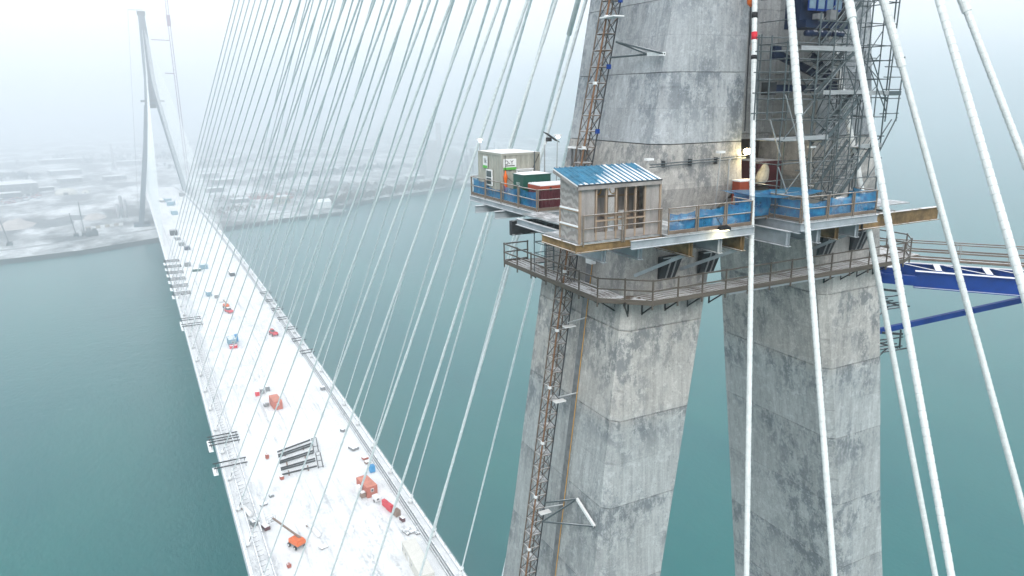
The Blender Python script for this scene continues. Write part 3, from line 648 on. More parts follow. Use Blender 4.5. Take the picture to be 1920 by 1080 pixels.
# roof: ribbed sheets, bare blue at the left, snow lodged between the ribs further right
ROOFB = paint('blue roof sheet', (.06, .22, .35), .55, .1, .45, 3.0)
m, t, b = nodes('roof snow'); t.links.new(tmix(t, tramp(t, tnoise(t, tcoord(t), 6, 4, .6), [(.3, 0), (.7, 1)]), (.72, .76, .80), (.88, .89, .90)), b.inputs['Base Color']); b.inputs['Roughness'].default_value = .9; RSNOW = m
rx0, rx1, ry0, ry1 = X0 - .20, X1 - .08, YA - .20, YB + .26
rz = lambda y: lerp(zr(YB), zr(YA), (y - YB) / (YA - YB)) + .06
nr = 16
for i in range(nr):
    a, b_ = lerp(rx0, rx1, i / nr), lerp(rx0, rx1, (i + 1) / nr) - .002
    w = b_ - a; prof = [(0, 0), (.1 * w, 0), (.16 * w, .038), (.26 * w, .038), (.32 * w, 0), (w, 0)]
    vs2 = [(a + x, y, rz(y) + h) for y in (ry0, ry1) for x, h in prof]; n = len(prof)
    MB().add(vs2, [(k2, k2 + 1, n + k2 + 1, n + k2) for k2 in range(n - 1)]).build('roof_sheet', ROOFB, sh)
    cover = (.08, .12, .05, .06, .25, .55, .5, .7, .85, .95, .8, .97, .9, .99, .75, .97)[i]
    if cover > 0:
        for lane in (0, 1):
            cv = min(1, cover * random.uniform(.75, 1.15)); y0_, y1_ = ry0 + .015, lerp(ry0, ry1, cv); xa = .36 + .34 * lane; ww = random.uniform(.26, .33); vs2 = []
            for j in range(9):
                u = j / 8; y = lerp(y0_, y1_, u); wd = ww * (1 - .85 * max(0, u - .35) / .65) * random.uniform(.85, 1.1) if cv < .97 else ww
                for x, h in ((0, .003), (.2, .02), (.8, .02), (1, .003)): vs2.append((a + (xa + wd * x) * w, y, rz(y) + h))
            MB().add(vs2, [(j * 4 + k2, j * 4 + k2 + 1, (j + 1) * 4 + k2 + 1, (j + 1) * 4 + k2) for j in range(8) for k2 in range(3)]).build('roof_snow', RSNOW, sh)
MB().bar((rx0, ry0 + .03, rz(ry0) - .11), (rx1, ry0 + .03, rz(ry0) - .11), .04, .17).build('fascia', PLY, sh); MB().bar((rx0, ry0, rz(ry0) - .01), (rx1, ry0, rz(ry0) - .01), .03, .05).build('drip_edge', DARK, sh)
MB().bar((rx0 + .02, ry0, rz(ry0) - .11), (rx0 + .02, ry1, rz(ry1) - .11), .04, .17).build('barge_board', PLY, sh)
MB().bar((rx0, ry0, rz(ry0) - .03), (rx0, ry1, rz(ry1) - .03), .03, .05).build('barge_trim', WHITE, sh)
for x in (X0 + .5, X0 + 1.6, X0 + 2.7, X1 - .4): MB().bar((x, ry0 + .05, rz(ry0) - .10), (x, ry1 - .05, rz(ry1) - .10), .05, .12).build('rafter', STUD, sh)
hose = thing('yellow_hose', 'coiled yellow hose hanging inside the timber shed', 'hose')
for k in range(3):
    vs_c = [V((X0 + .95 + .75 * k + .17 * math.cos(a2), YB - .22 - .03 * k, F + 1.95 + .24 * math.sin(a2))) for a2 in [i * .4 for i in range(17)]]
    MB().loft([[p + V((.025 * math.cos(q), .025 * math.sin(q), .02 * math.sin(q))) for q in (0, 1.57, 3.14, 4.71)] for p in vs_c]).build('coil', YEL, hose)

# ------------------------------------------------------------------ site office container and boxes on the left wing
def corr(p, q, z0, z1, depth=.05, pitch=.27):
    """corrugated wall sheet from p to q"""
    p, q = V((*p, 0)), V((*q, 0)); L = (q - p).length; u = (q - p) / L; nn = V((u.y, -u.x, 0)); n = max(2, round(L / pitch)); pr = []
    for i in range(n):
        for f_, h in ((0, 0), (.42, 0), (.55, -depth), (.87, -depth)): pr.append((L * (i + f_) / n, h))
    pr.append((L, 0)); k2 = len(pr)
    vs2 = [p + u * x + nn * h + V((0, 0, z)) for z in (z0, z1) for x, h in pr]
    return MB().add(vs2, [(i, i + 1, k2 + i + 1, k2 + i) for i in range(k2 - 1)])
def container(root, w, l, h, mat, roofm, pitch=.27):
    """local box: x 0..w, y 0..l"""
    for p, q in (((0, l), (0, 0)), ((0, 0), (w, 0)), ((w, 0), (w, l)), ((w, l), (0, l))):
        corr((lerp(p[0], w / 2, .02), lerp(p[1], l / 2, .02)), (lerp(q[0], w / 2, .02), lerp(q[1], l / 2, .02)), .1, h - .1, .035, pitch).build('wall', mat, root)
    for x in (0, w - .1):
        for y in (0, l - .1): MB().box(x, x + .1, y, y + .1, 0, h).build('corner_post', mat, root)
    for z in (0, h - .12):
        for x in (.0, w - .08): MB().box(x, x + .08, .1, l - .1, z, z + .12).build('side_rail', mat, root)
        for y in (.0, l - .08): MB().box(.1, w - .1, y, y + .08, z, z + .12).build('side_rail', mat, root)
    MB().box(.05, w - .05, .05, l - .05, h - .06, h - .01).build('roof', mat, root)
    if roofm:
        n = 8; vs2 = [(lerp(.03, w - .03, i / n), lerp(.03, l - .03, j / n), h + (.01 if i in (0, n) or j in (0, n) else .05 + .02 * noise.noise(V((i, j, 4.)))))
             for j in range(n + 1) for i in range(n + 1)]
        MB().add(vs2, [(j * 9 + i, j * 9 + i + 1, j * 9 + i + 10, j * 9 + i + 9) for j in range(8) for i in range(8)]).build('roof_snow', roofm, root, True)
def lettering(root, body, size, mat, mw, nm='lettering'):
    cu = bpy.data.curves.new('text', 'FONT'); cu.body = body; cu.size = size; cu.extrude = .004; cu.align_x = 'CENTER'
    o = bpy.data.objects.new('text', cu); COL.objects.link(o); bpy.context.view_layer.update()
    me = bpy.data.meshes.new_from_object(o.evaluated_get(bpy.context.evaluated_depsgraph_get())); bpy.data.objects.remove(o); bpy.data.curves.remove(cu)
    me.materials.clear(); me.materials.append(mat); return obj(nm, me, root, mw)
FRONT = Matrix.Rotation(math.pi / 2, 4, 'X')                                   # faces -y
LEFT = Matrix.Rotation(-math.pi / 2, 4, 'Z') @ Matrix.Rotation(math.pi / 2, 4, 'X')   # faces -x
of = thing('site_office', 'cream corrugated site office container with two sign boards', 'container', loc=(-11.15, 8.95, F + .02))
container(of, 2.5, 3.15, 2.66, CREAM, SNOWM, .33)
def windowx(root, x, y0, y1, z0, z1):
    w_ = MB().box(x - .06, x - .005, y0, y1, z0, z1).build('window', WHITE, root); MB().box(x - .07, x - .061, y0 + .08, y1 - .08, z0 + .08, (z0 + z1) / 2 - .03).build('pane', GLASS, w_); MB().box(x - .07, x - .061, y0 + .08, y1 - .08, (z0 + z1) / 2 + .03, z1 - .08).build('pane', GLASS, w_)
def windowy(root, y, x0, x1, z0, z1):
    w_ = MB().box(x0, x1, y - .07, y - .005, z0, z1).build('window', WHITE, root); MB().box(x0 + .09, x1 - .09, y - .08, y - .071, z0 + .09, z1 - .09).build('pane', GLASS, w_); MB().box(x0 - .02, x1 + .02, y - .12, y, z1, z1 + .05).build('lintel_snow', SNOWM, w_)
windowx(of, .0, 1.15, 1.95, .75, 1.68); windowy(of, 0.0, .92, 2.0, 1.12, 1.72)
sg = MB().box(-.05, -.03, 1.75, 2.35, 1.72, 2.42).build('sign_board', WHITE, of); MB().box(-.055, -.051, 1.75, 2.35, 1.72, 1.88).build('green_strip', GREENL, sg)
lettering(sg, '1k', .40, INK, Matrix.Translation((-.054, 2.05, 2.02)) @ LEFT)
sg = MB().box(.10, .92, -.05, -.03, 1.75, 2.36).build('sign_board', WHITE, of); MB().box(.10, .92, -.055, -.051, 1.75, 1.89).build('green_strip', GREENL, sg)
lettering(sg, 'D-Y', .34, INK, Matrix.Translation((.46, -.054, 2.04)) @ FRONT); MB().box(.2, .82, -.056, -.0515, 1.95, 2.0).build('underline', INK, sg)
rod(of, 'drain_pipe', (2.1, -.06, .0), (2.1, -.06, 2.7), .035, SCAF); rod(of, 'cable', (2.42, -.02, 2.55), (1.55, -.03, .9), .018, BLACK)
hk = thing('orange_harness', 'orange safety harness hanging on the container corner', 'harness', loc=(-10.95, 8.85, F))
for k, (a2, r_) in enumerate(((1.55, .05), (1.42, .09), (1.25, .07), (1.1, .11), (.9, .10), (.7, .08), (.55, .05))): pass
MB().path((0, 0, .5), (0, 0, 1.75), [(0, .03), (.12, .09), (.3, .10), (.5, .07), (.62, .11), (.75, .12), (.86, .06), (1, .02)], 9).build('webbing', ORANGE, hk, True)
rod(hk, 'strap', (0, 0, 1.7), (.02, .05, 2.6), .012, BLACK); rod(hk, 'lanyard', (.05, -.02, 1.4), (.75, -.25, .75), .014, BLACK)
gb = thing('green_tank', 'dark green steel fuel tank box on the platform, snow on its lid', 'tank', loc=(-10.95, 6.7, F + .02))
MB().box(0, 1.7, 0, 1.2, .08, 1.6).build('body', GREENB, gb); MB().box(-.03, 1.73, -.03, 1.23, 1.6, 1.66).build('lid', GREENB, gb); MB().box(.1, 1.6, .1, 1.1, 0, .08).build('skid', DARK, gb)
MB().add([(x, y, 1.661 + (.07 if 0 < i < 4 and 0 < j < 4 else .0)) for j, y in enumerate((-.02, .2, .6, 1.0, 1.22)) for i, x in enumerate((-.02, .3, .85, 1.4, 1.72))], [(j * 5 + i, j * 5 + i + 1, j * 5 + i + 6, j * 5 + i + 5) for j in range(4) for i in range(4)]).build('lid_snow', SNOWM, gb, True)
lettering(gb, 'TCC', .22, WHITE, Matrix.Translation((-.005, .62, 1.05)) @ LEFT); lettering(gb, 'DEC', .22, WHITE, Matrix.Translation((.55, -.005, 1.1)) @ FRONT)
rb = thing('red_container', 'low maroon steel container with snowy red lid beside the green tank', 'container', loc=(-10.85, 4.95, F + .02))
corr((0, 0), (2.3, 0), .05, 1.0, .03, .2).build('wall', MAROON, rb); corr((0, 1.35), (0, 0), .05, 1.0, .03, .2).build('wall', MAROON, rb); MB().box(.04, 2.26, .04, 1.32, .05, .98).build('body', MAROON, rb)
MB().box(-.03, 2.33, -.03, 1.38, 1.0, 1.22).build('lid', REDM, rb); MB().box(-.02, 2.32, -.02, 1.37, 1.221, 1.28).build('lid_snow', SNOWM, rb); MB().box(.5, .62, -.05, -.031, .95, 1.15).build('hasp', BLACK, rb)
bk_ = thing('white_bucket', 'white plastic tub standing behind the blue net near the container', 'tub', loc=(-10.95, 8.3, F + .01))
MB().box(0, .5, 0, .5, 0, .42).build('body', WHITE, bk_); MB().box(-.02, .52, -.02, .52, .421, .47).build('lid', SNOWM, bk_)
# lamps and posts
def lamp(name, lab, base, top, head, lit, arm=None, grp='site lamps on the platform', mat=STEEL):
    o = thing(name, lab, 'lamp', grp, base); B_ = V(base)
    tp = V(top) - B_
    rod(o, 'post', (0, 0, 0), tp, .028, mat)
    MB().box(tp.x - .2, tp.x + .2, tp.y - .11, tp.y + .11, tp.z, tp.z + .10).build('lamp_head', WHITE, o)
    if lit: MB().sphere((tp.x, tp.y - .05, tp.z - .06), .10, 10, 6, .7).build('bulb', lit, o, True)
    return o
lamp('site_lamp', 'lit white lamp on a pole at the back corner of the site office', (-10.95, 12.3, F), (-10.92, 12.3, 129.9), .2, COOLL)
lamp('site_lamp', 'lit white lamp on a pole between site office and pylon', (-8.2, 7.9, F), (-8.1, 7.9, 130.2), .2, COOLL)
lamp('site_lamp', 'unlit white lamp on a thin pole in front of the pylon face', (-4.55, -1.2, F), (-4.36, -1.2, 129.62), .2, None)
lamp('site_lamp', 'unlit white lamp on a pole in front of the scaffold', (.45, -2.6, F), (.2, -2.6, 129.75), .2, None)
lamp('site_lamp', 'snow capped lamp box on the pylon face above the shed roof', (-8.55, -.95, 129.3), (-8.45, -.95, 129.45), .2, None)
so = thing('solar_panel', 'small black solar panel tilted on a bent steel post beside the site office', 'solar panel', loc=(-8.55, 8.6, F))
rod(so, 'post', (0, 0, 0), (0, 0, 3.05), .04, STEEL); MB().path((0, 0, 3.0), (.28, .1, 3.4), [(0, .04), (1, .035)], 8).build('arm', STEEL, so)
MB().add([tuple(V((.05, -.25, 3.72)) + V((.85, .1, -.52)) * a2 + V((-.05, .42, .08)) * b2 + V((.02, 0, .035)) * c2) for c2 in (0, 1) for b2 in (0, 1) for a2 in (0, 1)], [(0, 1, 3, 2), (4, 6, 7, 5), (0, 4, 5, 1), (1, 5, 7, 3), (3, 7, 6, 2), (2, 6, 4, 0)]).build('panel', BLACK, so)
MB().box(.15, .42, -.1, .12, 3.28, 3.5).build('battery_box', BLACK, so)
# gooseneck and lit work lamp in the doorway
gl = thing('work_lamp', 'glowing warm work lamp beside the dark doorway', 'lamp', loc=(-3.6, -1.0, F))
rod(gl, 'post', (0, 0, 0), (0, 0, 2.45), .035, STEEL)
pp = [V((0, 0, 2.45)) + V((.35 - .35 * math.cos(a2), .02, .32 * math.sin(a2))) for a2 in [i * math.pi / 12 for i in range(7)]] + [V((.7, .1, 2.78)), V((1.05, .3, 2.85))]
MB().loft([[p + V((.03 * math.cos(q), .03 * math.sin(q) * .5, .03 * math.sin(q))) for q in (0, 1.05, 2.1, 3.14, 4.2, 5.24)] for p in pp]).build('gooseneck', STEEL, gl)
MB().box(1.05, 1.33, .2, .42, 2.9, 3.1).build('housing', BLACK, gl); MB().sphere((1.19, .05, 3.0), .16, 10, 6).build('bulb', WARML, gl, True)
li = bpy.data.lights.new('work_light', 'POINT'); li.energy = 35; li.color = (1, .76, .38); li.shadow_soft_size = .12; lo = bpy.data.objects.new('work_light', li); COL.objects.link(lo); lo.parent = gl; lo.location = (1.25, -.2, 2.8)
fl = thing('flood_lamp', 'black flood lamp clamped on the front girder', 'lamp', loc=(-6.9, -4.38, F))
MB().add([tuple(V(p)) for p in ((-.28, -.1, -.02), (.32, -.14, -.02), (.38, .2, .0), (-.18, .22, 0), (-.26, -.1, .10), (.30, -.14, .10), (.3, .12, .16), (-.12, .14, .16))], [(0, 3, 2, 1), (4, 5, 6, 7), (0, 1, 5, 4), (1, 2, 6, 5), (2, 3, 7, 6), (3, 0, 4, 7)]).build('housing', BLACK, fl)
MB().box(-.2, .25, -.09, .14, -.05, -.025).build('lens', glow('flood lens', (1, .85, .55), 9), fl); rod(fl, 'cord', (0, .1, .12), (-.35, .5, .9), .015, BLACK)
li = bpy.data.lights.new('flood_light', 'AREA'); li.energy = 7; li.color = (1, .80, .48); li.size = .35; lo = bpy.data.objects.new('flood_light', li); COL.objects.link(lo); lo.parent = fl; lo.location = (-.1, -.25, -.08); lo.rotation_euler = (math.radians(32), 0, math.radians(10))
# stores in the doorway
rc = thing('steel_locker', 'dark red steel locker standing in the pylon doorway', 'locker', loc=(.6, 1.2, F + .02))
MB().box(0, 1.75, 0, 1.8, 0, 2.1).build('body', MAROON, rc); MB().box(-.03, 1.78, -.03, 1.83, 2.1, 2.18).build('lid', MAROON, rc)
rc2 = thing('red_crate', 'small red crate with snowy lid left of the doorway lamp', 'crate', loc=(-3.15, -.62, F + .02)); rc2.location.y = -1.35
MB().box(0, .95, 0, .5, 0, 1.55).build('body', REDM, rc2); MB().box(-.02, .97, -.02, .52, 1.55, 1.62).build('lid_snow', SNOWM, rc2)
ps_ = thing('plastic_bundle', 'crumpled pale plastic sheet bundle on black sacks in the doorway', 'bundle', loc=(-.75, -.35, F + .02))
mbp = MB(); rg = []
for k in range(8):
    z = 1.15 + .16 * k; r_ = (.12, .3, .38, .36, .33, .28, .2, .05)[k]; rg.append([V((r_ * (1 + .25 * noise.noise(V((math.cos(a2) * 2, math.sin(a2) * 2, k * .7)))) * math.cos(a2) + .04 * k, r_ * .8 * math.sin(a2), z)) for a2 in [i * math.pi / 6 for i in range(12)]])
mbp.loft(rg).build('sheet', paint('crumpled plastic', (.52, .50, .42), .35, 0, .3, 4), ps_); MB().sphere((.1, 0, .6), .55, 12, 8, 1.05).build('sack', BLACK, ps_, True)
wb_ = thing('white_cover', 'white plastic cover draped on the scaffold foot beside the blue net', 'cover', loc=(4.3, -2.2, F))
MB().loft([[V((.3 * s_ * math.cos(a2), .25 * s_ * math.sin(a2), z)) + V((-.15 * (z - 1), 0, 0)) for a2 in [i * math.pi / 5 for i in range(10)]] for z, s_ in ((.7, .5), (.95, 1.15), (1.4, 1.0), (1.9, .75), (2.4, .55), (2.55, .2))]).build('sheet', WHITE, wb_, True)
MB().box(-.25, .25, -.22, .22, 0, .72).build('drum', BLUEB, wb_)
# odds and ends behind the front net
random.seed(11)
for k, (x, y, w, h_, mt, lab) in enumerate(((-8.9, -3.6, .5, .3, WHITE, 'white carton behind the blue net right of the shed'), (-8.2, -3.5, .7, .45, GREYM, 'grey machine part behind the blue net right of the shed'), (-7.2, -3.5, .45, .5, GREENB, 'dark green can behind the middle blue net panel'), (-5.9, -3.7, .5, .3, WHITE, 'white sack behind the blue net near the platform gap'), (-.9, -4.1, .8, .5, BLUEG, 'grey box behind the right hand blue net'), (.9, -4.0, .5, .75, WHITE, 'pale drum behind the right hand blue net'), (1.9, -4.1, .6, .7, WHITE, 'white tote at the right end of the blue net'))):
    o = thing('stored_item', lab, 'stores', 'stores kept behind the blue nets', (x, y, F + .012))
    MB().loft([[V((w / 2 * q * c1, .25 * q * c2, z)) for c1, c2 in ((-1, -1), (1, -1), (1, 1), (-1, 1))] for z, q in ((0, .95), (h_ * .1, 1), (h_ * .9, 1), (h_, .9))]).build('body', mt, o); MB().box(-w * .3, w * .3, -.12, .12, h_, h_ + .07).build('lid', SNOWM if k % 2 else mt, o)
cd = thing('service_pipe', 'thin double service pipe running across the pylon face above the shed', 'pipe')
for dz_ in (0, .12):
    rod(cd, 'pipe', (-8.4, -.95, 129.12 + dz_), (-2.5, -.95, 129.28 + dz_), .028, SCAF)
for x in (-7.6, -6.0, -4.4): brick(cd, 'clip', x, x + .08, -.97, -.78, 129.08, 129.4, DARK)
vt = thing('wall_vent', 'slatted grey vent frame on the pylon behind the shed roof', 'vent', loc=(-7.95, 4.2, 128.7))
for k in range(5): MB().box(-.55, -.40, .4 * k, .4 * k + .14, 0, .95).build('slat', GREYM, vt)
MB().box(-.6, -.35, -.1, 1.9, .95, 1.05).build('head', WHITE, vt); MB().box(-.6, -.35, -.1, 1.9, -.08, 0).build('sill', STEEL, vt)
# hoist rope with orange hook block
hr = thing('hoist_rope', 'dark hoist rope hanging down the pylon slot with orange hook', 'hoist')
rod(hr, 'rope', (-2.85, -1.15, 130.6), (-3.1, -1.15, 141), .035, DARK); rod(hr, 'rope', (-2.95, -1.2, 134.6), (-2.75, -1.2, 141), .025, DARK)
MB().path((-3.02, -1.2, 136.3), (-3.04, -1.2, 137.1), [(0, .05), (.2, .2), (.75, .22), (1, .08)], 10).build('hook_block', ORANGE, hr, True); MB().path((-2.8, -1.25, 134.3), (-2.78, -1.25, 135.0), [(0, .03), (.2, .09), (.8, .08), (1, .03)], 8).build('small_hook', ORANGE, hr, True)

# ------------------------------------------------------------------ hoist mast up the outer face of the left leg
mast = thing('hoist_mast', 'lattice hoist mast climbing the left face of the pylon', 'hoist mast')
def mp(z): return V((-9.85 - .142 * (126 - z), 3.4, z)) if z < 126 else V((-9.85 + .195 * (z - 126), 3.4, z))
hw = .33
MASTM = paint('brown grey mast steel', (.16, .12, .09), .7, .3, .5, 5, .2)
cor = [(-hw, -hw), (hw, -hw), (hw, hw), (-hw, hw)]
for k, (a, b_) in enumerate(cor):
    mt = (RUST, DARK, MASTM, MASTM)[k]
    for z0, z1 in ((96, 126), (126, 142)): rod(mast, 'rail', mp(z0) + V((a, b_, 0)), mp(z1) + V((a, b_, 0)), .048 if k == 0 else .038, mt)
zz = 101.0; n = 0
while zz < 140:
    q = mp(zz); q2 = mp(zz + .78)
    for k in range(4):
        a, b_ = cor[k], cor[(k + 1) % 4]
        rod(mast, 'cross_tube', q + V((*a, 0)), q + V((*b_, 0)), .032, MASTM, 6)
    for k in (0, 1, 3):
        a, b_ = (cor[k], cor[(k + 1) % 4]) if n % 2 else (cor[(k + 1) % 4], cor[k])
        rod(mast, 'brace', q + V((*a, 0)), q2 + V((*b_, 0)), .022, DARK, 6)
        if k != 1: rod(mast, 'brace', q + V((*b_, 0)), q2 + V((*a, 0)), .02, MASTM, 6)
    if n % 2 == 0: brick(mast, 'step_plate', q.x - .3, q.x + .32, q.y - .3, q.y + .3, q.z - .01, q.z + .02, STEEL)
    if n % 4 == 1: brick(mast, 'bolt_block', q.x - .42, q.x - .28, q.y - .42, q.y - .25, q.z - .07, q.z + .07, WHITE)
    if zz > 129 and n % 4 == 2: brick(mast, 'blue_plate', q.x + .14, q.x + .38, q.y - .43, q.y - .36, q.z - .11, q.z + .11, BLUE)
    zz += .78; n += 1
for z, wall in ((110.2, -11.0), (120.7, -9.6), (116.6, -10.1)):
    p = mp(z); rod(mast, 'tie_arm', p + V((.3, -.3, .1)), (wall, 2.3, z + .5), .04, STEEL); brick(mast, 'tie_frame', p.x - .1, p.x + .55, p.y - .75, p.y - .4, p.z - .02, p.z + .03, WHITE)
def tie(w1, w2, mpt, m2):
    for a, b_, r_ in ((mpt, w1, .05), (mpt, w2, .05), (m2, w1, .05)): rod(mast, 'tie_tube', a, b_, r_, SCAF)
    MB().bar(w1, w2, .12, .16).build('wall_channel', WHITE, mast); rod(mast, 'tie_tube', w1, w2, .03, DARK)
tie((-10.85, 1.15, 111.6), (-10.85, -.55, 110.9), mp(109.6) + V((.2, -.5, 0)), mp(110.6) + V((.3, -.3, 0)))
tie((-7.3, .9, 134.25), (-7.3, -.35, 134.2), mp(134.9) + V((.1, -.9, 0)), mp(134.2) + V((.3, -.3, 0)))
brick(mast, 'tie_frame', -8.6, -8.0, 1.9, 3.1, 136.0, 136.06, WHITE)
gs = thing('face_strip', 'dark grey strip on the pylon face behind the mast', 'trough')
def lx(z): return -(9.6457 + .121 * (120 - z))
MB().bar((lx(96) - .03, 2.72, 96), (lx(125.5) - .03, 2.72, 125.5), .5, .06, (0, 1, 0)).build('flat_strip', GREYM, gs)  # flat dark grey strip along the leg face behind the mast
yc = thing('yellow_cable', 'yellow power cable hanging beside the hoist mast', 'cable')
rod(yc, 'cable', (lx(96) - .25, 2.25, 96), (lx(125) - .25, 2.2, 125), .022, YEL)
jb = thing('junction_box', 'white junction box on the pylon beside the mast', 'junction box', loc=(-9.45, 2.2, 124.1)); MB().box(-.2, .1, -.25, .25, 0, .55).build('body', WHITE, jb); MB().box(-.22, .12, -.27, .27, .55, .6).build('lid', SNOWM, jb)

# ------------------------------------------------------------------ scaffold with stairs in front of the shaft
sc = thing('scaffold', 'tall tube scaffold with stairs against the pylon shaft', 'scaffold')
random.seed(31)
SX = [-2.55, -.55, 1.35, 2.95, 4.55]; SYs = [-3.15, -1.55]
for i, x in enumerate(SX):
    for j, y in enumerate(SYs):
        z0 = F; z1 = (134.9, 136.2, 138.5, 138.5, 138.0)[i]
        rod(sc, 'standard', (x, y, z0), (x + random.uniform(-.04, .04), y, (z0 + z1) / 2), .036, SCAF); rod(sc, 'standard', (x, y, (z0 + z1) / 2), (x, y, z1 + random.uniform(-.3, .4)), .036, SCAF)
zs = [127.1, 128.1, 129.1, 130.2, 131.15, 132.1, 133.0, 133.9, 134.6, 135.6, 136.6, 137.6]
for z in zs:
    for y in SYs:
        for i in range(4):
            if z > 135 and i == 0: continue
            if random.random() < .12: continue
            rod(sc, 'ledger', (SX[i] - .1, y + .04, z + random.uniform(-.05, .05)), (SX[i + 1] + .1, y + .04, z + random.uniform(-.05, .05)), .026, SCAF)
    for i in (0, 2, 4): rod(sc, 'transom', (SX[i], SYs[0] - .15, z), (SX[i], SYs[1] + .2, z), .026, SCAF)
for x in (.45, 2.15, 3.75):
    for y in (-2.35, -3.2): rod(sc, 'standard', (x, y, F + random.uniform(0, 2)), (x + random.uniform(-.05, .05), y, random.uniform(134, 138)), .03, SCAF)
for k in range(26):
    i = random.choice((1, 2, 2, 3)); z = random.uniform(127.2, 137); rod(sc, 'ledger', (SX[i] + random.uniform(-.3, .2), -2.35, z), (SX[i + 1] + random.uniform(-.1, .5), -2.35, z + random.uniform(-.04, .04)), .024, SCAF)
for k in range(22):
    i = random.choice((1, 1, 2, 2, 3, 3)); z = random.uniform(128, 136); d_ = random.choice((-1, 1)); rod(sc, 'brace', (SX[i], -2.6, z), (SX[i + 1], -2.6, z + d_ * random.uniform(1.1, 1.9)), .024, SCAF)
# bay cantilevered out to the left
for x in (-4.15, -3.35): rod(sc, 'standard', (x, -3.0, 131.2), (x - .03, -3.0, 134.9), .034, SCAF)
for z in (131.5, 132.4, 133.3, 134.2, 134.8): rod(sc, 'ledger', (-4.3, -2.96, z), (-1.9, -2.96, z + .03), .026, SCAF)
for a, b_ in (((-3.35, 131.2), (-2.5, 129.5)), ((-2.6, 129.0), (-1.5, 127.0)), ((-2.5, 132.3), (-1.3, 129.9))): rod(sc, 'brace', (a[0], -3.2, a[1]), (b_[0], -3.2, b_[1]), .03, STEEL)
# bay cantilevered out to the right, beyond the shaft
for x in (4.9, 5.75): rod(sc, 'standard', (x, -3.0, 130.9), (x + .12, -3.0, 134.1 if x > 5 else 136.8), .034, SCAF)
for z in (131.3, 132.05, 132.5, 133.1, 133.6): rod(sc, 'ledger', (4.5, -2.96, z), (5.95, -2.96, z), .026, SCAF)
brick(sc, 'toe_board', 4.5, 5.85, -3.05, -3.01, 132.2, 132.42, SCAF); rod(sc, 'brace', (4.6, -3, 129.2), (5.8, -3, 131.1), .034, SCAF); rod(sc, 'brace', (4.55, -3, 130.0), (5.4, -3, 131.0), .03, SCAF)
for a, b_ in (((1.4, 131.2), (3.0, 133.4)), ((-.5, 128.2), (1.3, 130.1)), ((1.4, 133.6), (2.9, 131.3)), ((3, 134.2), (4.6, 131.9)), ((3, 133.6), (4.7, 131.3)), ((-.5, 134.6), (1.3, 136.4)), ((3, 127.2), (4.5, 129.0)), ((-2.5, 127.2), (-.6, 129.2)), ((1.4, 135.0), (2.9, 136.7)), ((-2.4, 130.3), (-.6, 132.0)), ((-.5, 132.1), (1.3, 133.8)), ((1.3, 127.1), (2.9, 129.0))):
    rod(sc, 'brace', (a[0], SYs[0] - .05, a[1]), (b_[0], SYs[0] - .05, b_[1]), .028, SCAF)
    if random.random() < .5: rod(sc, 'brace', (a[0] + .1, SYs[1], b_[1]), (b_[0], SYs[1], a[1]), .028, SCAF)
for x0, x1, z in ((-2.6, .6, 130.25), (-1.7, 1.9, 134.35), (3.0, 4.6, 129.7), (.0, 3.0, 132.35), (3.0, 4.7, 132.3), (-2.5, -.6, 127.6)):
    n = 5
    for k in range(n): brick(sc, 'deck_board', x0, x1, lerp(-3.1, -1.6, k / n) + .01, lerp(-3.1, -1.6, (k + 1) / n) - .01, z - .05, z, GIRD if k else STEEL)
    brick(sc, 'toe_board', x0, x1, -3.19, -3.16, z - .06, z + .14, STEEL)
def stair(x0, z0, x1, z1, y):
    n = 8
    for yy in (y - .33, y + .33):
        MB().bar((x0, yy, z0), (x1, yy, z1), .05, .2).build('stair_stringer', SCAF, sc); rod(sc, 'hand_rail', (x0, yy, z0 + .95), (x1, yy, z1 + .95), .024, SCAF); rod(sc, 'hand_rail', (x0, yy, z0 + .5), (x1, yy, z1 + .5), .02, SCAF)
    for k in range(n): x = lerp(x0, x1, (k + .5) / n); z = lerp(z0, z1, (k + .5) / n); brick(sc, 'stair_tread', x - .13, x + .13, y - .31, y + .31, z, z + .04, GIRD)
stair(1.5, F + .3, 4.0, 129.7, -2.75); stair(.3, 129.9, 2.9, 132.3, -2.75); stair(.2, 132.4, 2.8, 134.4, -2.2); stair(.9, 127.6, 3.1, 130.0, -2.0); stair(.6, 134.4, 2.7, 136.6, -2.3)
# blue brackets behind the scaffold
bb = thing('blue_bracket', 'dark blue steel bracket frame bolted to the shaft behind the scaffold', 'bracket')
MB().ibeam((-1.05, -1.2, 134.2), (3.0, -1.2, 132.85), .2, .36).build('raking_beam', BLUED, bb); MB().ibeam((-1.3, -1.2, 132.62), (3.4, -1.2, 132.62), .2, .34).build('cross_beam', BLUED, bb); MB().ibeam((1.2, -1.25, 134.2), (3.2, -1.25, 132.8), .2, .3).build('raking_beam', BLUED, bb)
MB().box(-1.7, -1.1, -1.3, -.9, 132.3, 132.9).build('end_plate', DARK, bb); MB().box(-1.3, -.9, -1.25, -.9, 134.0, 134.6).build('end_plate', BLUED, bb)
jm = thing('blue_cabin', 'blue machine cabin with small windows at the top of the scaffold', 'cabin', loc=(-.9, -2.9, 135.35))
MB().box(0, 3.0, .3, 1.6, 0, .35).build('base_frame', BLUED, jm); MB().box(.0, 2.4, .7, 1.6, .36, 2.3).build('body', BLUED, jm)
for k in range(4):
    w_ = MB().box(.08 + .58 * k, .58 + .58 * k, .3, .345, .75, 1.5).build('window', BLUE, jm); MB().box(.13 + .58 * k, .53 + .58 * k, .28, .299, .85, 1.42).build('pane', paint('pale pane', (.16, .24, .30), .3, 0, .2), w_)
MB().box(.4, .8, .0, .3, .35, .6).build('control_box', GREYM, jm); MB().box(1.3, 1.8, .05, .3, .35, .8).build('motor', GREYM, jm); MB().box(2.5, 2.95, .4, 1.3, .36, 1.2).build('tank', DARK, jm)
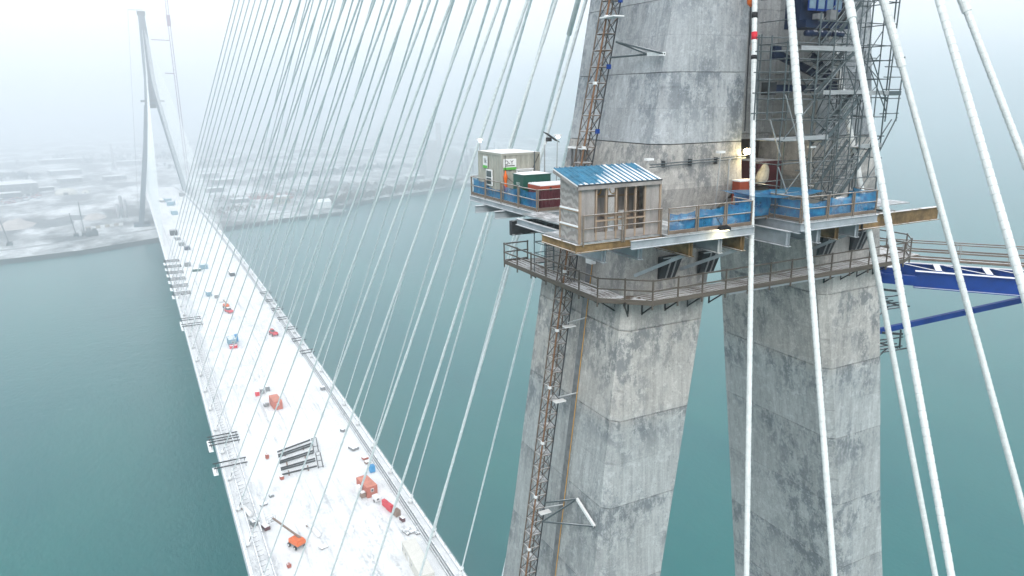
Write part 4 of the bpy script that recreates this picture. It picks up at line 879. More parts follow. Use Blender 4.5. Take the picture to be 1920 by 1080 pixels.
for k in range(3): MB().path((.1 + .9 * k, .35, -.25), (.8 + .9 * k, .35, -.25), [(0, .14), (.5, .16), (1, .14)], 10).build('roller', BLUED, jm, True)

# ------------------------------------------------------------------ blue tie truss out to the crane at right
ct = thing('crane_tie', 'blue steel tie truss with snowy bracing reaching right from the pylon', 'truss')
D = V((.62, -.785, 0)).normalized(); Nn = V((D.y, -D.x, 0))       # Nn points to the near side
O = V((11.6, 3.2, 121.05))
def tp(a, n, z=0): return O + D * a + Nn * n + V((0, 0, z))
MB().ibeam(tp(3.6, 1.25), tp(26, 1.25), .42, 1.05, .05, .06).build('near_girder', BLUES, ct); MB().ibeam(tp(-.4, -1.25), tp(26, -1.25), .42, 1.05, .05, .06).build('far_girder', BLUES, ct)
MB().bar(tp(1.6, 1.2, -.1), tp(3.7, 1.25, -.1), .3, .6).build('lug', BLUE, ct); MB().bar(tp(-1.9, .4, -.1), tp(1.8, 1.2, -.1), .5, .7).build('lug', BLUE, ct); MB().bar(tp(-2.2, -1.3, 0), tp(-.3, -1.25, 0), .4, .8).build('lug', BLUE, ct); MB().bar(tp(-.3, -1.3, .1), tp(.2, 1.4, .1), .4, .5).build('end_beam', BLUE, ct)
for k in range(9):
    a = 2.2 + 2.7 * k
    MB().bar(tp(a, 1.05, .5), tp(a, -1.05, .5), .36, .16).build('cross_member', BLUES, ct); MB().bar(tp(a + .3, 1.05, .46), tp(a - 2.2, -1.05, .46), .16, .12).build('diagonal', BLUES, ct)
for n_, h_ in ((-1.55, 0), (-2.35, 0)):
    for a in range(0, 24, 3):
        for hh in (.05, .55, 1.1): bar(ct, 'walkway_rail', tp(a, n_, .7 + hh), tp(a + 3, n_, .7 + hh), .05, .1 if hh < 1 else .07, WOOD)
        for e in (0, .25): rod(ct, 'rail_post', tp(a + e, n_, .6), tp(a + e, n_, 1.85), .03, STEEL)
for a in range(0, 24): bar(ct, 'walkway_plank', tp(a + .02, -1.95, .66), tp(a + .98, -1.95, .66), .75, .05, WOOD)
bs = thing('blue_strut', 'thin blue raking strut below the tie truss', 'strut')
MB().bar((10.6, 5.0, 115.4), (25.5, -6.8, 121.2), .3, .36).build('strut', BLUE, bs); MB().box(10.0, 10.7, 4.6, 5.4, 114.9, 115.9).build('end_lug', BLUE, bs)
for k, (z, lab) in enumerate(((119.9, 'upper dark access bracket on the right leg under the blue truss'), (117.1, 'lower dark access bracket on the right leg below the blue strut'))):
    ab = thing('access_bracket', lab, 'bracket', 'access brackets on the right leg', (9.85 + .121 * (119.9 - z), .35, z))
    for j in range(5): bar(ab, 'slat', (.2, -1.0 + .45 * j, -.35), (2.1 + .1 * j, -1.25 + .45 * j, -.35), .1, .06, DARK)
    bar(ab, 'arm', (0, -.9, .9), (1.8, -1.0, .55), .1, .14, DARK); bar(ab, 'arm', (0, .4, .9), (1.6, .4, .3), .1, .12, DARK); bar(ab, 'arm', (0, -.9, .2), (1.5, -1.0, -.3), .08, .1, DARK)
    bar(ab, 'post', (1.7, -1.0, -.35), (1.6, -1.0, .9), .08, .08, DARK); bar(ab, 'rail', (.1, -1.0, .45), (1.9, -1.0, .35), .06, .07, DARK); bar(ab, 'strut', (.1, -.6, -.9), (1.0, -.6, -.4), .07, .07, DARK)

# ------------------------------------------------------------------ things on the deck
random.seed(77)
def on(x, y, dz_=.06): return (x, y, dz(y) - abs(x) * .012 + dz_)
def wheel(root, x, y, r, w=.3, mat=TYRE):
    o = MB().path((x - w / 2, y, r), (x + w / 2, y, r), [(0, r * .8), (.15, r), (.85, r), (1, r * .8)], 14).build('wheel', mat, root)
    MB().path((x - w / 2 - .02, y, r), (x + w / 2 + .02, y, r), [(0, r * .45), (1, r * .45)], 10).build('rim', WHITE, o); return o
def boom_lift(lab, x, y, rz, s=1.0, mat=ORANGE, reach=9.0, el=.35):
    o = thing('boom_lift', lab, 'boom lift', None, on(x, y), rz); o.scale = (s, s, s)
    MB().loft([[V((-.85 * k, -1.5, z)), V((.85 * k, -1.5, z)), V((.85 * k, 1.5, z)), V((-.85 * k, 1.5, z))] for z, k in ((.45, .8), (.6, 1), (.85, 1), (1.0, .9))]).build('chassis', GREYM, o)
    for sx in (-1, 1):
        for sy in (-1.05, 1.05): wheel(o, sx * 1.0, sy, .48, .36)
    MB().loft([[V((-1.05 * k, -2.0 + q, z)), V((1.05 * k, -2.0 + q, z)), V((1.05 * k, 1.1 - q * .5, z)), V((-1.05 * k, 1.1 - q * .5, z))] for z, k, q in ((1.02, .95, .1), (1.2, 1, 0), (1.85, 1, .05), (2.1, .85, .5))]).build('turret', mat, o)
    MB().box(-.75, .75, -1.9, -1.2, 2.0, 2.35).build('counterweight', mat, o)
    e = V((0, reach * math.cos(el), 2.1 + reach * math.sin(el) * .35)); MB().bar((.35, -1.3, 2.25), e + V((.35, 0, 0)), .3, .34).build('boom', BROWN, o); MB().bar((.35, 1.5, 2.35), e + V((.35, .4, 0)), .22, .24).build('fly_boom', STEEL, o)
    bk2 = MB().box(-.55, 1.25, e.y + .4, e.y + 1.3, e.z - 1.1, e.z - 1.0).build('basket', GREYM, o)
    for a, b_ in ((-.55, .4), (1.25, .4), (-.55, 1.3), (1.25, 1.3)): MB().tube((a, e.y + b_, e.z - 1.05), (a, e.y + b_, e.z + .1), .03, 5).build('basket_post', GREYM, bk2)
    for zz in (e.z - .5, e.z + .1): MB().bar((-.55, e.y + .4, zz), (1.25, e.y + .4, zz), .05, .05).build('basket_rail', GREYM, bk2); MB().bar((-.55, e.y + 1.3, zz), (1.25, e.y + 1.3, zz), .05, .05).build('basket_rail', GREYM, bk2)
    return o
boom_lift('orange boom lift near the lower edge of the deck, boom pointing left', -8.9, 112.6, math.radians(24))
boom_lift('tiny orange boom lift beside the red pickup further along the deck', -1.2, 293, math.radians(10), .9, ORANGE, 5)
def boxcont(name, lab, cat, x, y, w, l, h, rz, mat, roofm=SNOWM, win=True, grp=None):
    o = thing(name, lab, cat, grp, on(x, y), math.radians(rz)); container(o, w, l, h, mat, None, .45)
    if roofm: MB().add([(lerp(.02, w - .02, i / 6), lerp(.02, l - .02, j / 8), h + .005 + (.06 + .05 * noise.noise(V((i * .7, j * .7, x))) if 0 < i < 6 and 0 < j < 8 else 0)) for j in range(9) for i in range(7)], [(j * 7 + i, j * 7 + i + 1, j * 7 + i + 8, j * 7 + i + 7) for j in range(8) for i in range(6)]).build('roof_snow', roofm, o, True)
    if win: windowy(o, 0.0, w * .35, w * .62, h * .5, h * .78)
    return o
PINKR = paint('sun bleached red steel', (.50, .13, .08), .6, 0, .25, 1.2)
DUSTR = paint('dusted red roof', (.62, .22, .15), .8, 0, .3, .9)
c1 = boxcont('site_container', 'red site container beside the right deck edge with a white window', 'container', 9.5, 123.2, 2.6, 6.1, 2.7, 8, PINKR, DUSTR)
boxcont('site_container', 'faded pink site container standing in the middle of the deck', 'container', -1.3, 180.2, 2.45, 6.0, 2.6, 4, PINKR, DUSTR)
boxcont('site_container', 'grey blue site container further along the deck, red skip in front', 'container', -6.1, 241.5, 2.6, 5.6, 2.7, 2, BLUEG, BLUEG)
tr = boxcont('site_trailer', 'long cream office trailer at the lower right deck edge', 'trailer', 9.6, 88.6, 2.9, 12.6, 2.8, -3, paint('cream trailer', (.62, .61, .56), .6, 0, .12, 1), paint('cream trailer roof', (.70, .69, .64), .7, 0, .1, .7), False)
for yy in (9.2, 11.4, 5.5): windowx(tr, 0.0, yy, yy + .7, 1.2, 2.0)
MB().box(-.08, -.005, 7.3, 8.2, .2, 2.2).build('door', WHITE, tr)
rk = thing('red_skip', 'low red steel skip in front of the grey blue container', 'skip', loc=on(-6.2, 239.4)); MB().add([(0, 0, .1), (2.5, 0, .1), (2.5, 1.4, .1), (0, 1.4, .1), (-.1, -.2, 1.2), (2.6, -.2, 1.2), (2.6, 1.6, 1.2), (-.1, 1.6, 1.2)], [(0, 3, 2, 1), (0, 1, 5, 4), (1, 2, 6, 5), (2, 3, 7, 6), (3, 0, 4, 7)]).build('tub', BRIGHTR, rk); MB().box(.0, 2.5, .0, 1.4, .8, 1.0).build('snow_load', SNOWM, rk)
def crate(name, lab, cat, x, y, w, l, h, rz, mat, top=SNOWM, grp=None):
    o = thing(name, lab, cat, grp, on(x, y), math.radians(rz)); MB().loft([[V((a * w / 2 * k, b_ * l / 2 * k, z)) for a, b_ in ((-1, -1), (1, -1), (1, 1), (-1, 1))] for z, k in ((.08, .98), (.12, 1), (h * .95, 1), (h, .97))]).build('body', mat, o)
    for sx in (-1, 1): MB().box(sx * w * .32 - .06, sx * w * .32 + .06, -l / 2, l / 2, 0, .085).build('skid', BROWN, o)
    if top: MB().box(-w * .47, w * .47, -l * .47, l * .47, h, h + .06).build('top_snow', top, o)
    return o
crate('blue_bin', 'small bright blue bin behind the red site container', 'bin', 14.0, 134.4, 1.3, 1.3, 1.7, 0, BLUEB, BLUEB)
crate('red_tank', 'bright red tank nearer the white generator', 'tank', 12.2, 118.3, .8, 1.7, 1.5, 14, BRIGHTR, BRIGHTR, 'red tanks')
crate('red_tank', 'bright red tank nearer the brown crate', 'tank', 12.6, 116.2, .9, 1.8, 1.6, 14, BRIGHTR, BRIGHTR, 'red tanks')
crate('wood_crate', 'brown crate below the two red tanks', 'crate', 13.4, 113.8, 1.2, 1.5, 1.4, 12, BROWN, BROWN)
crate('wood_crate', 'low dark reddish crate below the brown crate by the edge', 'crate', 13.8, 111.3, .7, 1.4, .9, 12, MAROON, SNOWM)
crate('wood_crate', 'white box stacked left of the red site container', 'box', 8.3, 126.2, 1.1, 1.6, 1.9, 6, WHITE, SNOWM)
crate('wood_crate', 'tan box left of the red site container', 'box', 8.7, 124.3, 1.1, 1.2, 1.3, 6, BROWN, SNOWM)
crate('wood_crate', 'reddish pallet box near right edge above the blue bin', 'box', 14.2, 141.2, 1.4, 1.2, .6, 10, REDS, SNOWM); crate('wood_crate', 'tan pallet box near right edge, nearest the blue bin', 'box', 14.2, 139.0, 1.4, 1.2, .5, 10, BROWN, SNOWM)
crate('cable_drum', 'grey heap of gear by the right edge above the pallet boxes', 'gear', 13.0, 147.6, 1.8, 2.4, .7, 20, GREYM, SNOWM)
crate('cable_drum', 'grey tripod gear by the right kerb, highest of the edge heaps', 'gear', 13.0, 158.5, .9, 1.2, .8, 30, GREYM, SNOWM); crate('cable_drum', 'small grey gear on the deck right of the steel frame top', 'gear', 14.8, 189, 1.3, 1.3, 1.0, 0, GREYM, SNOWM)
crate('pallet', 'flat grey pallet of parts above the cream trailer', 'pallet', 13.6, 106.8, 2.0, 2.2, .35, 12, GREYM, None); crate('pallet', 'second flat grey pallet beside the right kerb', 'pallet', 15.0, 105.8, .9, 1.8, .3, 12, GREYM, None)
crate('gear_box', 'dark grey cabinet left of the pink container', 'cabinet', -2.9, 184.4, 1.5, 1.0, .9, 4, GREYM, None); crate('gear_box', 'grey tote behind the pink container, left of the pair', 'tote', -2.4, 194.6, 1.2, 1.3, 1.5, 0, GREYM, SNOWM, 'totes'); crate('gear_box', 'grey tote behind the pink container, right of the pair', 'tote', -.6, 195.6, 1.2, 1.3, 1.5, 0, GREYM, SNOWM, 'totes')
crate('red_drum', 'red barrel left of the grey totes', 'barrel', -4.0, 193.4, 1.2, 1.3, 1.4, 0, BRIGHTR, SNOWM); crate('blue_bin', 'blue tote standing behind the grey blue container', 'tote', -3.0, 247, 1.2, 1.3, 2.6, 0, BLUEB, BLUEB)
gn = thing('generator', 'white towed generator beside the red site container', 'generator', loc=on(11.1, 121.2), rz=.2)
MB().loft([[V((a * .7 * k, b_ * 1.0 * k, z)) for a, b_ in ((-1, -1), (1, -1), (1, 1), (-1, 1))] for z, k in ((.45, .95), (.5, 1), (1.3, 1), (1.5, .85))]).build('body', WHITE, gn); wheel(gn, -.75, 0, .33, .2); wheel(gn, .75, 0, .33, .2); MB().bar((0, -1, .45), (-.6, -2.2, .4), .1, .1).build('tow_bar', DARK, gn); MB().box(-.5, .1, -1.03, -1.0, .8, 1.2).build('grille', DARK, gn)
for (x, y, lx_, ly_, lab) in ((-5.0, 118.6, 1.0, -5.6, 'white pipe roll lying right of the boom lift'), (-16.6, 132.0, .9, -4.5, 'white tank roll on the left edge strip')):
    pr_ = thing('pipe_roll', lab, 'pipe', None, on(x, y)); MB().path((0, 0, .5), (lx_, ly_, .5), [(0, .42), (.02, .5), (.98, .5), (1, .42)], 14).build('roll', WHITE, pr_, True); MB().box(-.6, .6, -.3, .3, 0, .12).build('bearer', BROWN, pr_)
for k, (x, y, w, l, h, lab) in enumerate(((-15.4, 124.6, 1.6, 1.8, 1.1, 'dark heap of hoses on the left edge strip'), (-13.5, 121.8, 1.2, 2.0, .9, 'dark red bundle where the boom lift basket reaches'), (-11.6, 106.4, .7, .7, .9, 'small red and white marker left of the cream trailer, lower edge'), (-6.6, 140.6, .8, .8, .9, 'small red marker at the foot of the steel frame'), (-8.0, 152.6, .7, .8, 1.2, 'small reddish marker left of the steel frame'), (-12.4, 131.2, 1.6, .8, .4, 'flat dark mat left of the steel frame, lower one'), (-10.2, 134.0, 1.0, .8, .5, 'flat dark mat left of the steel frame, upper one'), (-4.0, 109.6, 1.6, 1.4, .2, 'flat grey grate below the white pipe roll'))):
    crate('site_gear', lab, 'gear', x, y, w, l, h, 15, (GREYM, MAROON, REDS, REDS, REDS, GREYM, GREYM, GREYM)[k], SNOWM if k % 2 else None)
# rack of steel beams in the middle of the deck
fr_ = thing('beam_rack', 'rack of long black steel beams lying on the deck', 'steel beams', loc=on(0, 148))
A_, B_, C_, D_ = V((-5.2, 6.1, .55)), V((3.8, 8.6, .75)), V((1.9, -8.2, .75)), V((-6.5, -7.8, .5))
for f_ in (0, .135, .21, .40, .47, .67, .74, .92): MB().ibeam(A_.lerp(D_, f_), B_.lerp(C_, f_), .26, .36).build('beam', BLACK, fr_)
for e in (0, 1.15):
    for a, b_ in ((0, .48), (.55, 1.02)): MB().ibeam(B_.lerp(C_, a) + V((e + .4, 0, .25)), B_.lerp(C_, b_) + V((e + .2 * b_, 0, .25)), .22, .3).build('end_beam', BLACK, fr_)
for f_ in (0, .3, .5, .62, .8, 1.0): MB().bar(B_.lerp(C_, f_) + V((.3, 0, .28)), B_.lerp(C_, f_) + V((1.6, 0, .28)), .14, .14).build('spacer', DARK, fr_)
for f_ in (.1, .45, .8):
    for g in (.2, .75): MB().bar(A_.lerp(B_, g).lerp(D_.lerp(C_, g), f_) - V((0, 0, .55)), A_.lerp(B_, g).lerp(D_.lerp(C_, g), f_ + .1) - V((0, 0, .55)), .3, .7).build('dunnage', BROWN, fr_)
# overhang brackets hung over both deck edges
def overhang(lab, s, ylist, xin, xout=20.4, plate=True):
    y0 = ylist[0]; o = thing('overhang_bracket', lab, 'edge bracket', 'edge brackets along the deck', on(s * 16, y0, 0))
    for y in ylist:
        MB().ibeam((s * (xin - 16), y - y0, .95), (s * (xout - 16), y - y0 + .15, .95), .2, .28).build('beam', BLACK, o)
        MB().tube((s * (xin - 15.6), y - y0, .0), (s * (xin - 15.6), y - y0, .95), .07, 6).build('leg', DARK, o); MB().tube((s * (xout - 16.6), y - y0 + .1, -.4), (s * (xout - 16.6), y - y0 + .1, .9), .07, 6).build('hanger', DARK, o)
    if plate: MB().box(min(s * (xout - 16.9), s * (xout - 15.8)), max(s * (xout - 16.9), s * (xout - 15.8)), -.8, ylist[-1] - y0 + .8, -.55, -.4).build('hanging_deck', SNOWM, o)
overhang('four black edge beams over the left deck edge, near the steel beam rack', -1, (164.6, 166.6, 168.2, 170.2), 12.9, 20.6)
overhang('pair of black edge beams over the left deck edge, nearest to the viewer', -1, (151.6, 154.4), 12.9, 20.8)
overhang('four edge beams over the left deck edge opposite the grey blue container', -1, (272, 275, 281, 284), 12, 19.8)
for k in range(6): overhang(f'{ordinal(k + 1)} nearest of the far cluster of edge beams on the left deck edge', -1, (322 + 15 * k, 324.5 + 15 * k, 327 + 15 * k), 12.4, 20.2)
for k in range(7): overhang(f'{ordinal(k + 1)} nearest of the edge beam groups along the right deck edge', 1, (221 + 14.2 * k, 224 + 14.2 * k), 15, 19.9, False)
# machines and stores far along the deck
def telehandler(lab, x, y, rz, mat):
    o = thing('telehandler', lab, 'telehandler', None, on(x, y), rz)
    MB().loft([[V((a * .95 * k, b_ * 2.2 * k, z)) for a, b_ in ((-1, -1), (1, -1), (1, 1), (-1, 1))] for z, k in ((.55, .9), (.7, 1), (1.3, 1), (1.5, .9))]).build('chassis', mat, o); MB().box(-.95, .0, -.7, .8, 1.5, 2.4).build('cab', GLASS, o); MB().box(-.98, .03, -.75, .85, 2.4, 2.5).build('cab_roof', mat, o); MB().bar((.5, -2, 1.9), (.5, 3.2, 2.1), .34, .4).build('boom', WHITE, o)
    for sx in (-1, 1):
        for sy in (-1.35, 1.35): wheel(o, sx * 1.0, sy, .58, .4)
    return o
telehandler('red telehandler with white boom near the right deck edge', 10.4, 248, .2, BRIGHTR)
def pickup(lab, x, y, rz, mat):
    o = thing('pickup_truck', lab, 'truck', None, on(x, y), rz)
    MB().loft([[V((a * .95 * k, b_ * 2.6 * k, z)) for a, b_ in ((-1, -1), (1, -1), (1, 1), (-1, 1))] for z, k in ((.4, .95), (.55, 1), (1.0, 1), (1.12, .96))]).build('body', mat, o); MB().loft([[V((a * .88 * k, .3 + b_ * 1.1 * k, z)) for a, b_ in ((-1, -1), (1, -1), (1, 1), (-1, 1))] for z, k in ((1.1, 1), (1.4, .93), (1.85, .75))]).build('cab', GLASS, o); MB().box(-.62, .62, -.5, 1.1, 1.86, 1.95).build('cab_roof', SNOWM, o)
    for sx in (-1, 1):
        for sy in (-1.6, 1.6): wheel(o, sx * .85, sy, .4, .26)
pickup('red pickup parked in the middle of the deck beyond the grey blue container', -.9, 286, .3, BRIGHTR)
FARG = [('small blue and red compressor beyond the red pickup', 'compressor', -5.6, 317, 2.0, 3.2, 2.0, BLUEG), ('grey bins right of the small compressor', 'bins', -2.9, 312, 1.8, 3, 1.5, GREYM), ('white pipe bundle below the compressor', 'pipes', -1.8, 305, 1.6, 5.5, .7, WHITE), ('bright blue tarpaulin stack in the far middle of the deck', 'stack', -2.6, 374, 3.6, 3.6, 2.4, BLUEG), ('dark green stack left of the blue tarpaulin', 'stack', -6.2, 370, 4, 2.2, 1.3, GREENB), ('dark brown machine left of the far blue tarpaulin', 'machine', -9.4, 385, 3, 3, 2.2, GREYM),
        ('dark grey van far along the deck', 'van', 8.5, 352, 2.2, 5.5, 1.8, DARK), ('blue black machine, nearest of the far row on the deck', 'machine', -6.2, 432, 3, 4, 2.2, BLUED), ('grey machine in the far row beyond the blue black one', 'machine', -8.0, 448, 3, 4, 2.2, GREYM), ('pale machine in the far row', 'machine', -9.0, 470, 3, 5, 2, GREYM), ('large dark machine at the head of the far row', 'machine', -10.0, 492, 4.5, 6, 3.2, DARK),
        ('blue box on the deck below the far pylon, nearest of three', 'box', -3.5, 600, 4, 6, 3, BLUEG), ('large blue box on the deck below the far pylon', 'box', -2.0, 676, 5.5, 9, 3.4, BLUEG), ('blue cabin on the deck, closest to the far pylon', 'cabin', -3.0, 712, 5, 8, 3.2, BLUEG), ('grey box in front of the far pylon deck entrance', 'box', 12, 770, 4, 5, 4, GREYM), ('dark stores left of the blue boxes below the far pylon', 'stores', -8.4, 720, 3, 16, 2, GREYM)]
for lab, cat, x, y, w, l, h, mt in FARG: crate('site_machine', lab, cat, x, y, w, l, h, random.uniform(-12, 12), mt, SNOWM if h < 2.1 else None)

# ------------------------------------------------------------------ far bank
random.seed(99)
FW = [paint('far wall grey', (.20, .21, .22), .9, 0, .2, .05), paint('far wall buff', (.42, .38, .32), .9, 0, .2, .05), paint('far wall dark', (.10, .11, .12), .9, 0, .2, .05), paint('far wall red', (.34, .12, .10), .9, 0, .2, .05)]
def building(lab, x, y, w, l, h, rz, wall, cat='building', bays=5, gable=0):
    o = thing('shed_building', lab, cat, None, (x, y, GZ), math.radians(rz)); MB().box(-w / 2, w / 2, -l / 2, l / 2, -.5, h).build('wall', wall, o)
    if gable: MB().add([(-w / 2 - .4, -l / 2 - .4, h), (w / 2 + .4, -l / 2 - .4, h), (w / 2 + .4, l / 2 + .4, h), (-w / 2 - .4, l / 2 + .4, h), (-w / 2 - .4, 0, h + gable), (w / 2 + .4, 0, h + gable)], [(0, 1, 5, 4), (2, 3, 4, 5), (0, 4, 3), (1, 2, 5), (0, 3, 2, 1)]).build('roof', SNOWM, o)
    else: MB().box(-w / 2 - .3, w / 2 + .3, -l / 2 - .3, l / 2 + .3, h, h + .6).build('roof', SNOWM, o)
    for k in range(bays): xx = lerp(-w / 2, w / 2, (k + .5) / bays); MB().box(xx - w / bays * .3, xx + w / bays * .3, -l / 2 - .12, -l / 2 - .01, h * .25, h * .7).build('window', FW[2], o)
    return o
for a in (('wide dark hall with snowy roof at the left edge of the far bank', -205, 1290, 90, 60, 15, 12, FW[0], 'hall', 9), ('long low white roofed shed in front of the dark hall', -205, 1235, 62, 16, 6, 12, FW[2], 'shed', 7), ('small white roofed shed right of the dark hall', -153, 1300, 30, 14, 5, 12, FW[2], 'shed', 3), ('white roofed warehouse behind the dome tent, upper one', -140, 1590, 50, 34, 8, 14, FW[0], 'warehouse', 5), ('white roofed warehouse behind the dome tent, lower one', -123, 1420, 34, 22, 7, 14, FW[0], 'warehouse', 4), ('white roofed warehouse just left of the far pylon', -56, 1420, 34, 20, 7, 14, FW[0], 'warehouse', 4), ('pale warehouse high on the left of the far plain', -170, 1900, 70, 34, 9, 14, FW[0], 'warehouse', 5), ('white roofed shed left of the far pylon, far behind', -30, 1760, 46, 26, 8, 10, FW[0], 'shed', 4),
          ('white roofed shed behind the right far cables, upper one', 90, 1360, 32, 20, 8, 10, FW[0], 'shed', 4), ('white roofed shed behind the right far cables, middle one', 101, 1245, 34, 18, 7, 10, FW[0], 'shed', 4), ('white roofed shed behind the right far cables, lower one', 76, 1135, 24, 14, 6, 10, FW[2], 'shed', 3), ('buff flat roofed building behind the quay', 140, 955, 17, 14, 9, 14, FW[1], 'building', 4), ('white roofed long shed near the red containers', 93, 993, 22, 10, 5, 10, FW[0], 'shed', 4), ('white roofed hall far off in the middle of the plain', 360, 1900, 60, 34, 9, 16, FW[0], 'hall', 5), ('white roofed hall far off, right of the middle one', 480, 1800, 70, 26, 9, 16, FW[0], 'hall', 5), ('low shed by the shore below the power plant', 385, 1130, 30, 16, 6, 24, FW[0], 'shed', 4)):
    building(*a[:8], cat=a[8], bays=a[9])
building('white gabled shed on the tip of the far quay', 176, 884, 17, 12, 7.5, 10, WHITE, 'shed', 0, 3.5)
dm = thing('dome_tent', 'pale domed tent in the far site yard', 'tent', loc=(-117, 1222, GZ)); TENTM = paint('tent cloth', (.66, .64, .58), .9, 0, .1, .1)
MB().loft([[V((15 * math.cos(a2) * q, 9 * math.sin(a2) * q, z)) for a2 in [i * math.pi / 8 for i in range(16)]] for z, q in ((-.5, 1), (3, .97), (6, .85), (8.5, .6), (9.6, .25))]).build('cover', TENTM, dm, True); MB().box(-3, 3, -9.2, -8.4, 0, 4).build('door', FW[2], dm)
dm2 = copy_tree(dm); dm2.location = (-93, 1228, GZ); dm2.scale = (.35, .5, .5); dm2['label'] = 'small pale tent beside the domed tent'
for k in range(16):
    o = thing('red_freight_box', f'red freight container in the far yard, {ordinal(k % 8 + 1)} from left in the {("back", "front")[k // 8]} row', 'freight container', 'red freight containers behind the quay', (112 + 6.6 * (k % 8) + random.uniform(-.5, .5), 1030 - 2.6 * (k % 8) - 16 * (k // 8), GZ), .3)
    MB().box(-3, 3, -1.3, 1.3, 0, 2.6 * random.choice((1, 2))).build('body', FW[3], o); MB().box(-3, 3, -1.3, 1.3, 5.21, 5.3).build('roof', FW[3], o)
# power plant with tall stack
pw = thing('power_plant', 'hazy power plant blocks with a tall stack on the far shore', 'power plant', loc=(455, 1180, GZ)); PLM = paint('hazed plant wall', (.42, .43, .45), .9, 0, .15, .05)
MB().path((18, 60, 0), (18, 60, 86), [(0, 5.5), (1, 4.6)], 14).build('stack', PLM, pw, True); MB().box(-34, -6, -12, 22, 0, 40).build('boiler_house', PLM, pw); MB().box(-28, -12, -6, 14, 40, 58).build('upper_block', PLM, pw); MB().box(-5, 30, -14, 10, 0, 32).build('turbine_hall', PLM, pw)
for k in range(7): MB().box(34 + 11 * k, 41 + 11 * k, -10, 8, 0, 18 + 12 * ((k * 7) % 3)).build('process_tower', PLM, pw)
for k in range(9): MB().tube((38 + 9 * k, 0, 0), (38 + 9 * k, 0, 34 + 9 * ((k * 5) % 3)), 1.0, 6).build('flue', PLM, pw)
st = thing('smoke_stack', 'slim pale chimney on the plain left of the far pylon', 'chimney', loc=(-58, 1620, GZ)); MB().path((0, 0, 0), (0, 0, 52), [(0, 2.6), (1, 1.7)], 10).build('shaft', PLM, st, True); MB().box(-5, 5, -4, 4, 0, 6).build('base', PLM, st)
# cars in the yard
CARM = [paint('car ' + n_, c_, .35, 0, .1) for n_, c_ in (('dark', (.03, .035, .04)), ('silver', (.4, .42, .43)), ('white', (.75, .76, .77)), ('red', (.3, .03, .03)), ('blue', (.03, .07, .16)))]
def carmesh(mt): return MB().loft([[V((a * .88 * k, b_ * 2.2 * q, z)) for a, b_ in ((-1, -1), (1, -1), (1, 1), (-1, 1))] for z, k, q in ((.25, .95, .97), (.5, 1, 1), (.85, 1, .98), (.95, .95, .72), (1.42, .78, .45))]).mesh('car_body', mt)
CM = [carmesh(m_) for m_ in CARM]
for r_ in range(5):
    for k in range(22):
        if random.random() < .18: continue
        u = k / 21; ci = random.randrange(5); o = obj('parked_car', CM[ci]); o.location = (lerp(-192, -147, u) - 1.6 * r_, lerp(1136, 1190, u) + 19 * r_ + random.uniform(-.4, .4), GZ + .01); o.rotation_euler = (0, 0, -.7); props(o, f'{("dark", "silver", "white", "red", "blue")[ci]} car {ordinal(k + 1)} from the left in the far yard, {("nearest", "second", "middle", "fourth", "farthest")[r_]} row', 'car', 'cars parked in the far yard')
# shore road, quay wall, mounds
rdm = paint('slushy road', (.34, .35, .36), .9, 0, .2, .05)
struct('shore_road', MB().add([(x, y + o_, GZ + .05) for x, y in ((-330, 700), (-145, 764), (-90, 781), (-15, 818), (50, 846), (150, 868)) for o_ in (0, 9)], [(2 * i, 2 * i + 2, 2 * i + 3, 2 * i + 1) for i in range(5)]), rdm)
def mound(name, x, y, w, l, h, mat):
    n = 12; vs2 = [(x + w * (i / n - .5), y + l * (j / n - .5), GZ - .3 + h * max(0, 1 - ((i / n - .5) ** 2 + (j / n - .5) ** 2) * 4) * (1 + .5 * noise.noise(V((i * .5 + x, j * .5, 0))))) for j in range(n + 1) for i in range(n + 1)]
    struct(name, MB().add(vs2, [(j * (n + 1) + i, j * (n + 1) + i + 1, (j + 1) * (n + 1) + i + 1, (j + 1) * (n + 1) + i) for j in range(n) for i in range(n)]), mat, 'structure', True)
PINKS = paint('pink grey soil', (.55, .50, .47), .95, 0, .2, .08)
mound('soil_mound', -148, 925, 36, 60, 7, PINKS); mound('soil_mound', -74, 950, 26, 50, 4, PINKS); mound('soil_mound', -112, 920, 40, 50, 4, FW[0]); mound('soil_mound', -95, 955, 50, 40, 3, FW[0])
qw = thing('quay_wall', 'pale block wall at the foot of the far pylon', 'wall', loc=(-62, 862, GZ), rz=.35)
for k in range(8): MB().box(-18 + 4.6 * k, -13.6 + 4.6 * k, -1, 1, 0, 3).build('block', WHITE if k % 2 else FW[1], qw)
def crane(lab, x, y, h, lean, mat, base=True, cat='crane'):
    o = thing('crawler_crane', lab, cat, None, (x, y, GZ))
    MB().bar((0, 0, 1), (lean, 0, h), .8, .8).build('boom', mat, o); MB().box(-2, 2, -3, 3, .8, 3.2).build('cab', mat, o)
    for sx in (-1, 1): MB().box(sx * 1.9 - .4, sx * 1.9 + .4, -3, 3, 0, 1.1).build('track', FW[2], o)
    MB().tube((-2, 0, 3), (lean, 0, h), .12, 4).build('back_stay', FW[2], o)
crane('thin crane mast at the far left of the shore road', -140, 796, 24, -4, FW[2]); crane('thin crane mast left of the drilling rig on the far shore', -86, 815, 24, -3, FW[2]); crane('taller crane mast beside the drilling rig on the far shore', -79, 818, 34, -1, FW[2])
rg_ = thing('drilling_rig', 'dark drilling rig machine on the far shore road', 'rig', loc=(-72, 812, GZ), rz=.2); MB().box(-5, 5, -3, 3, .8, 5).build('body', FW[2], rg_); MB().box(-4, -1, -2.6, 2.6, 5, 8).build('cab', FW[0], rg_); MB().box(1, 4, -2, 2, 5, 7).build('engine', FW[2], rg_)
for sy in (-1, 1): MB().box(-5, 5, sy * 2.6 - .6, sy * 2.6 + .6, 0, 1.0).build('track', FW[2], rg_)
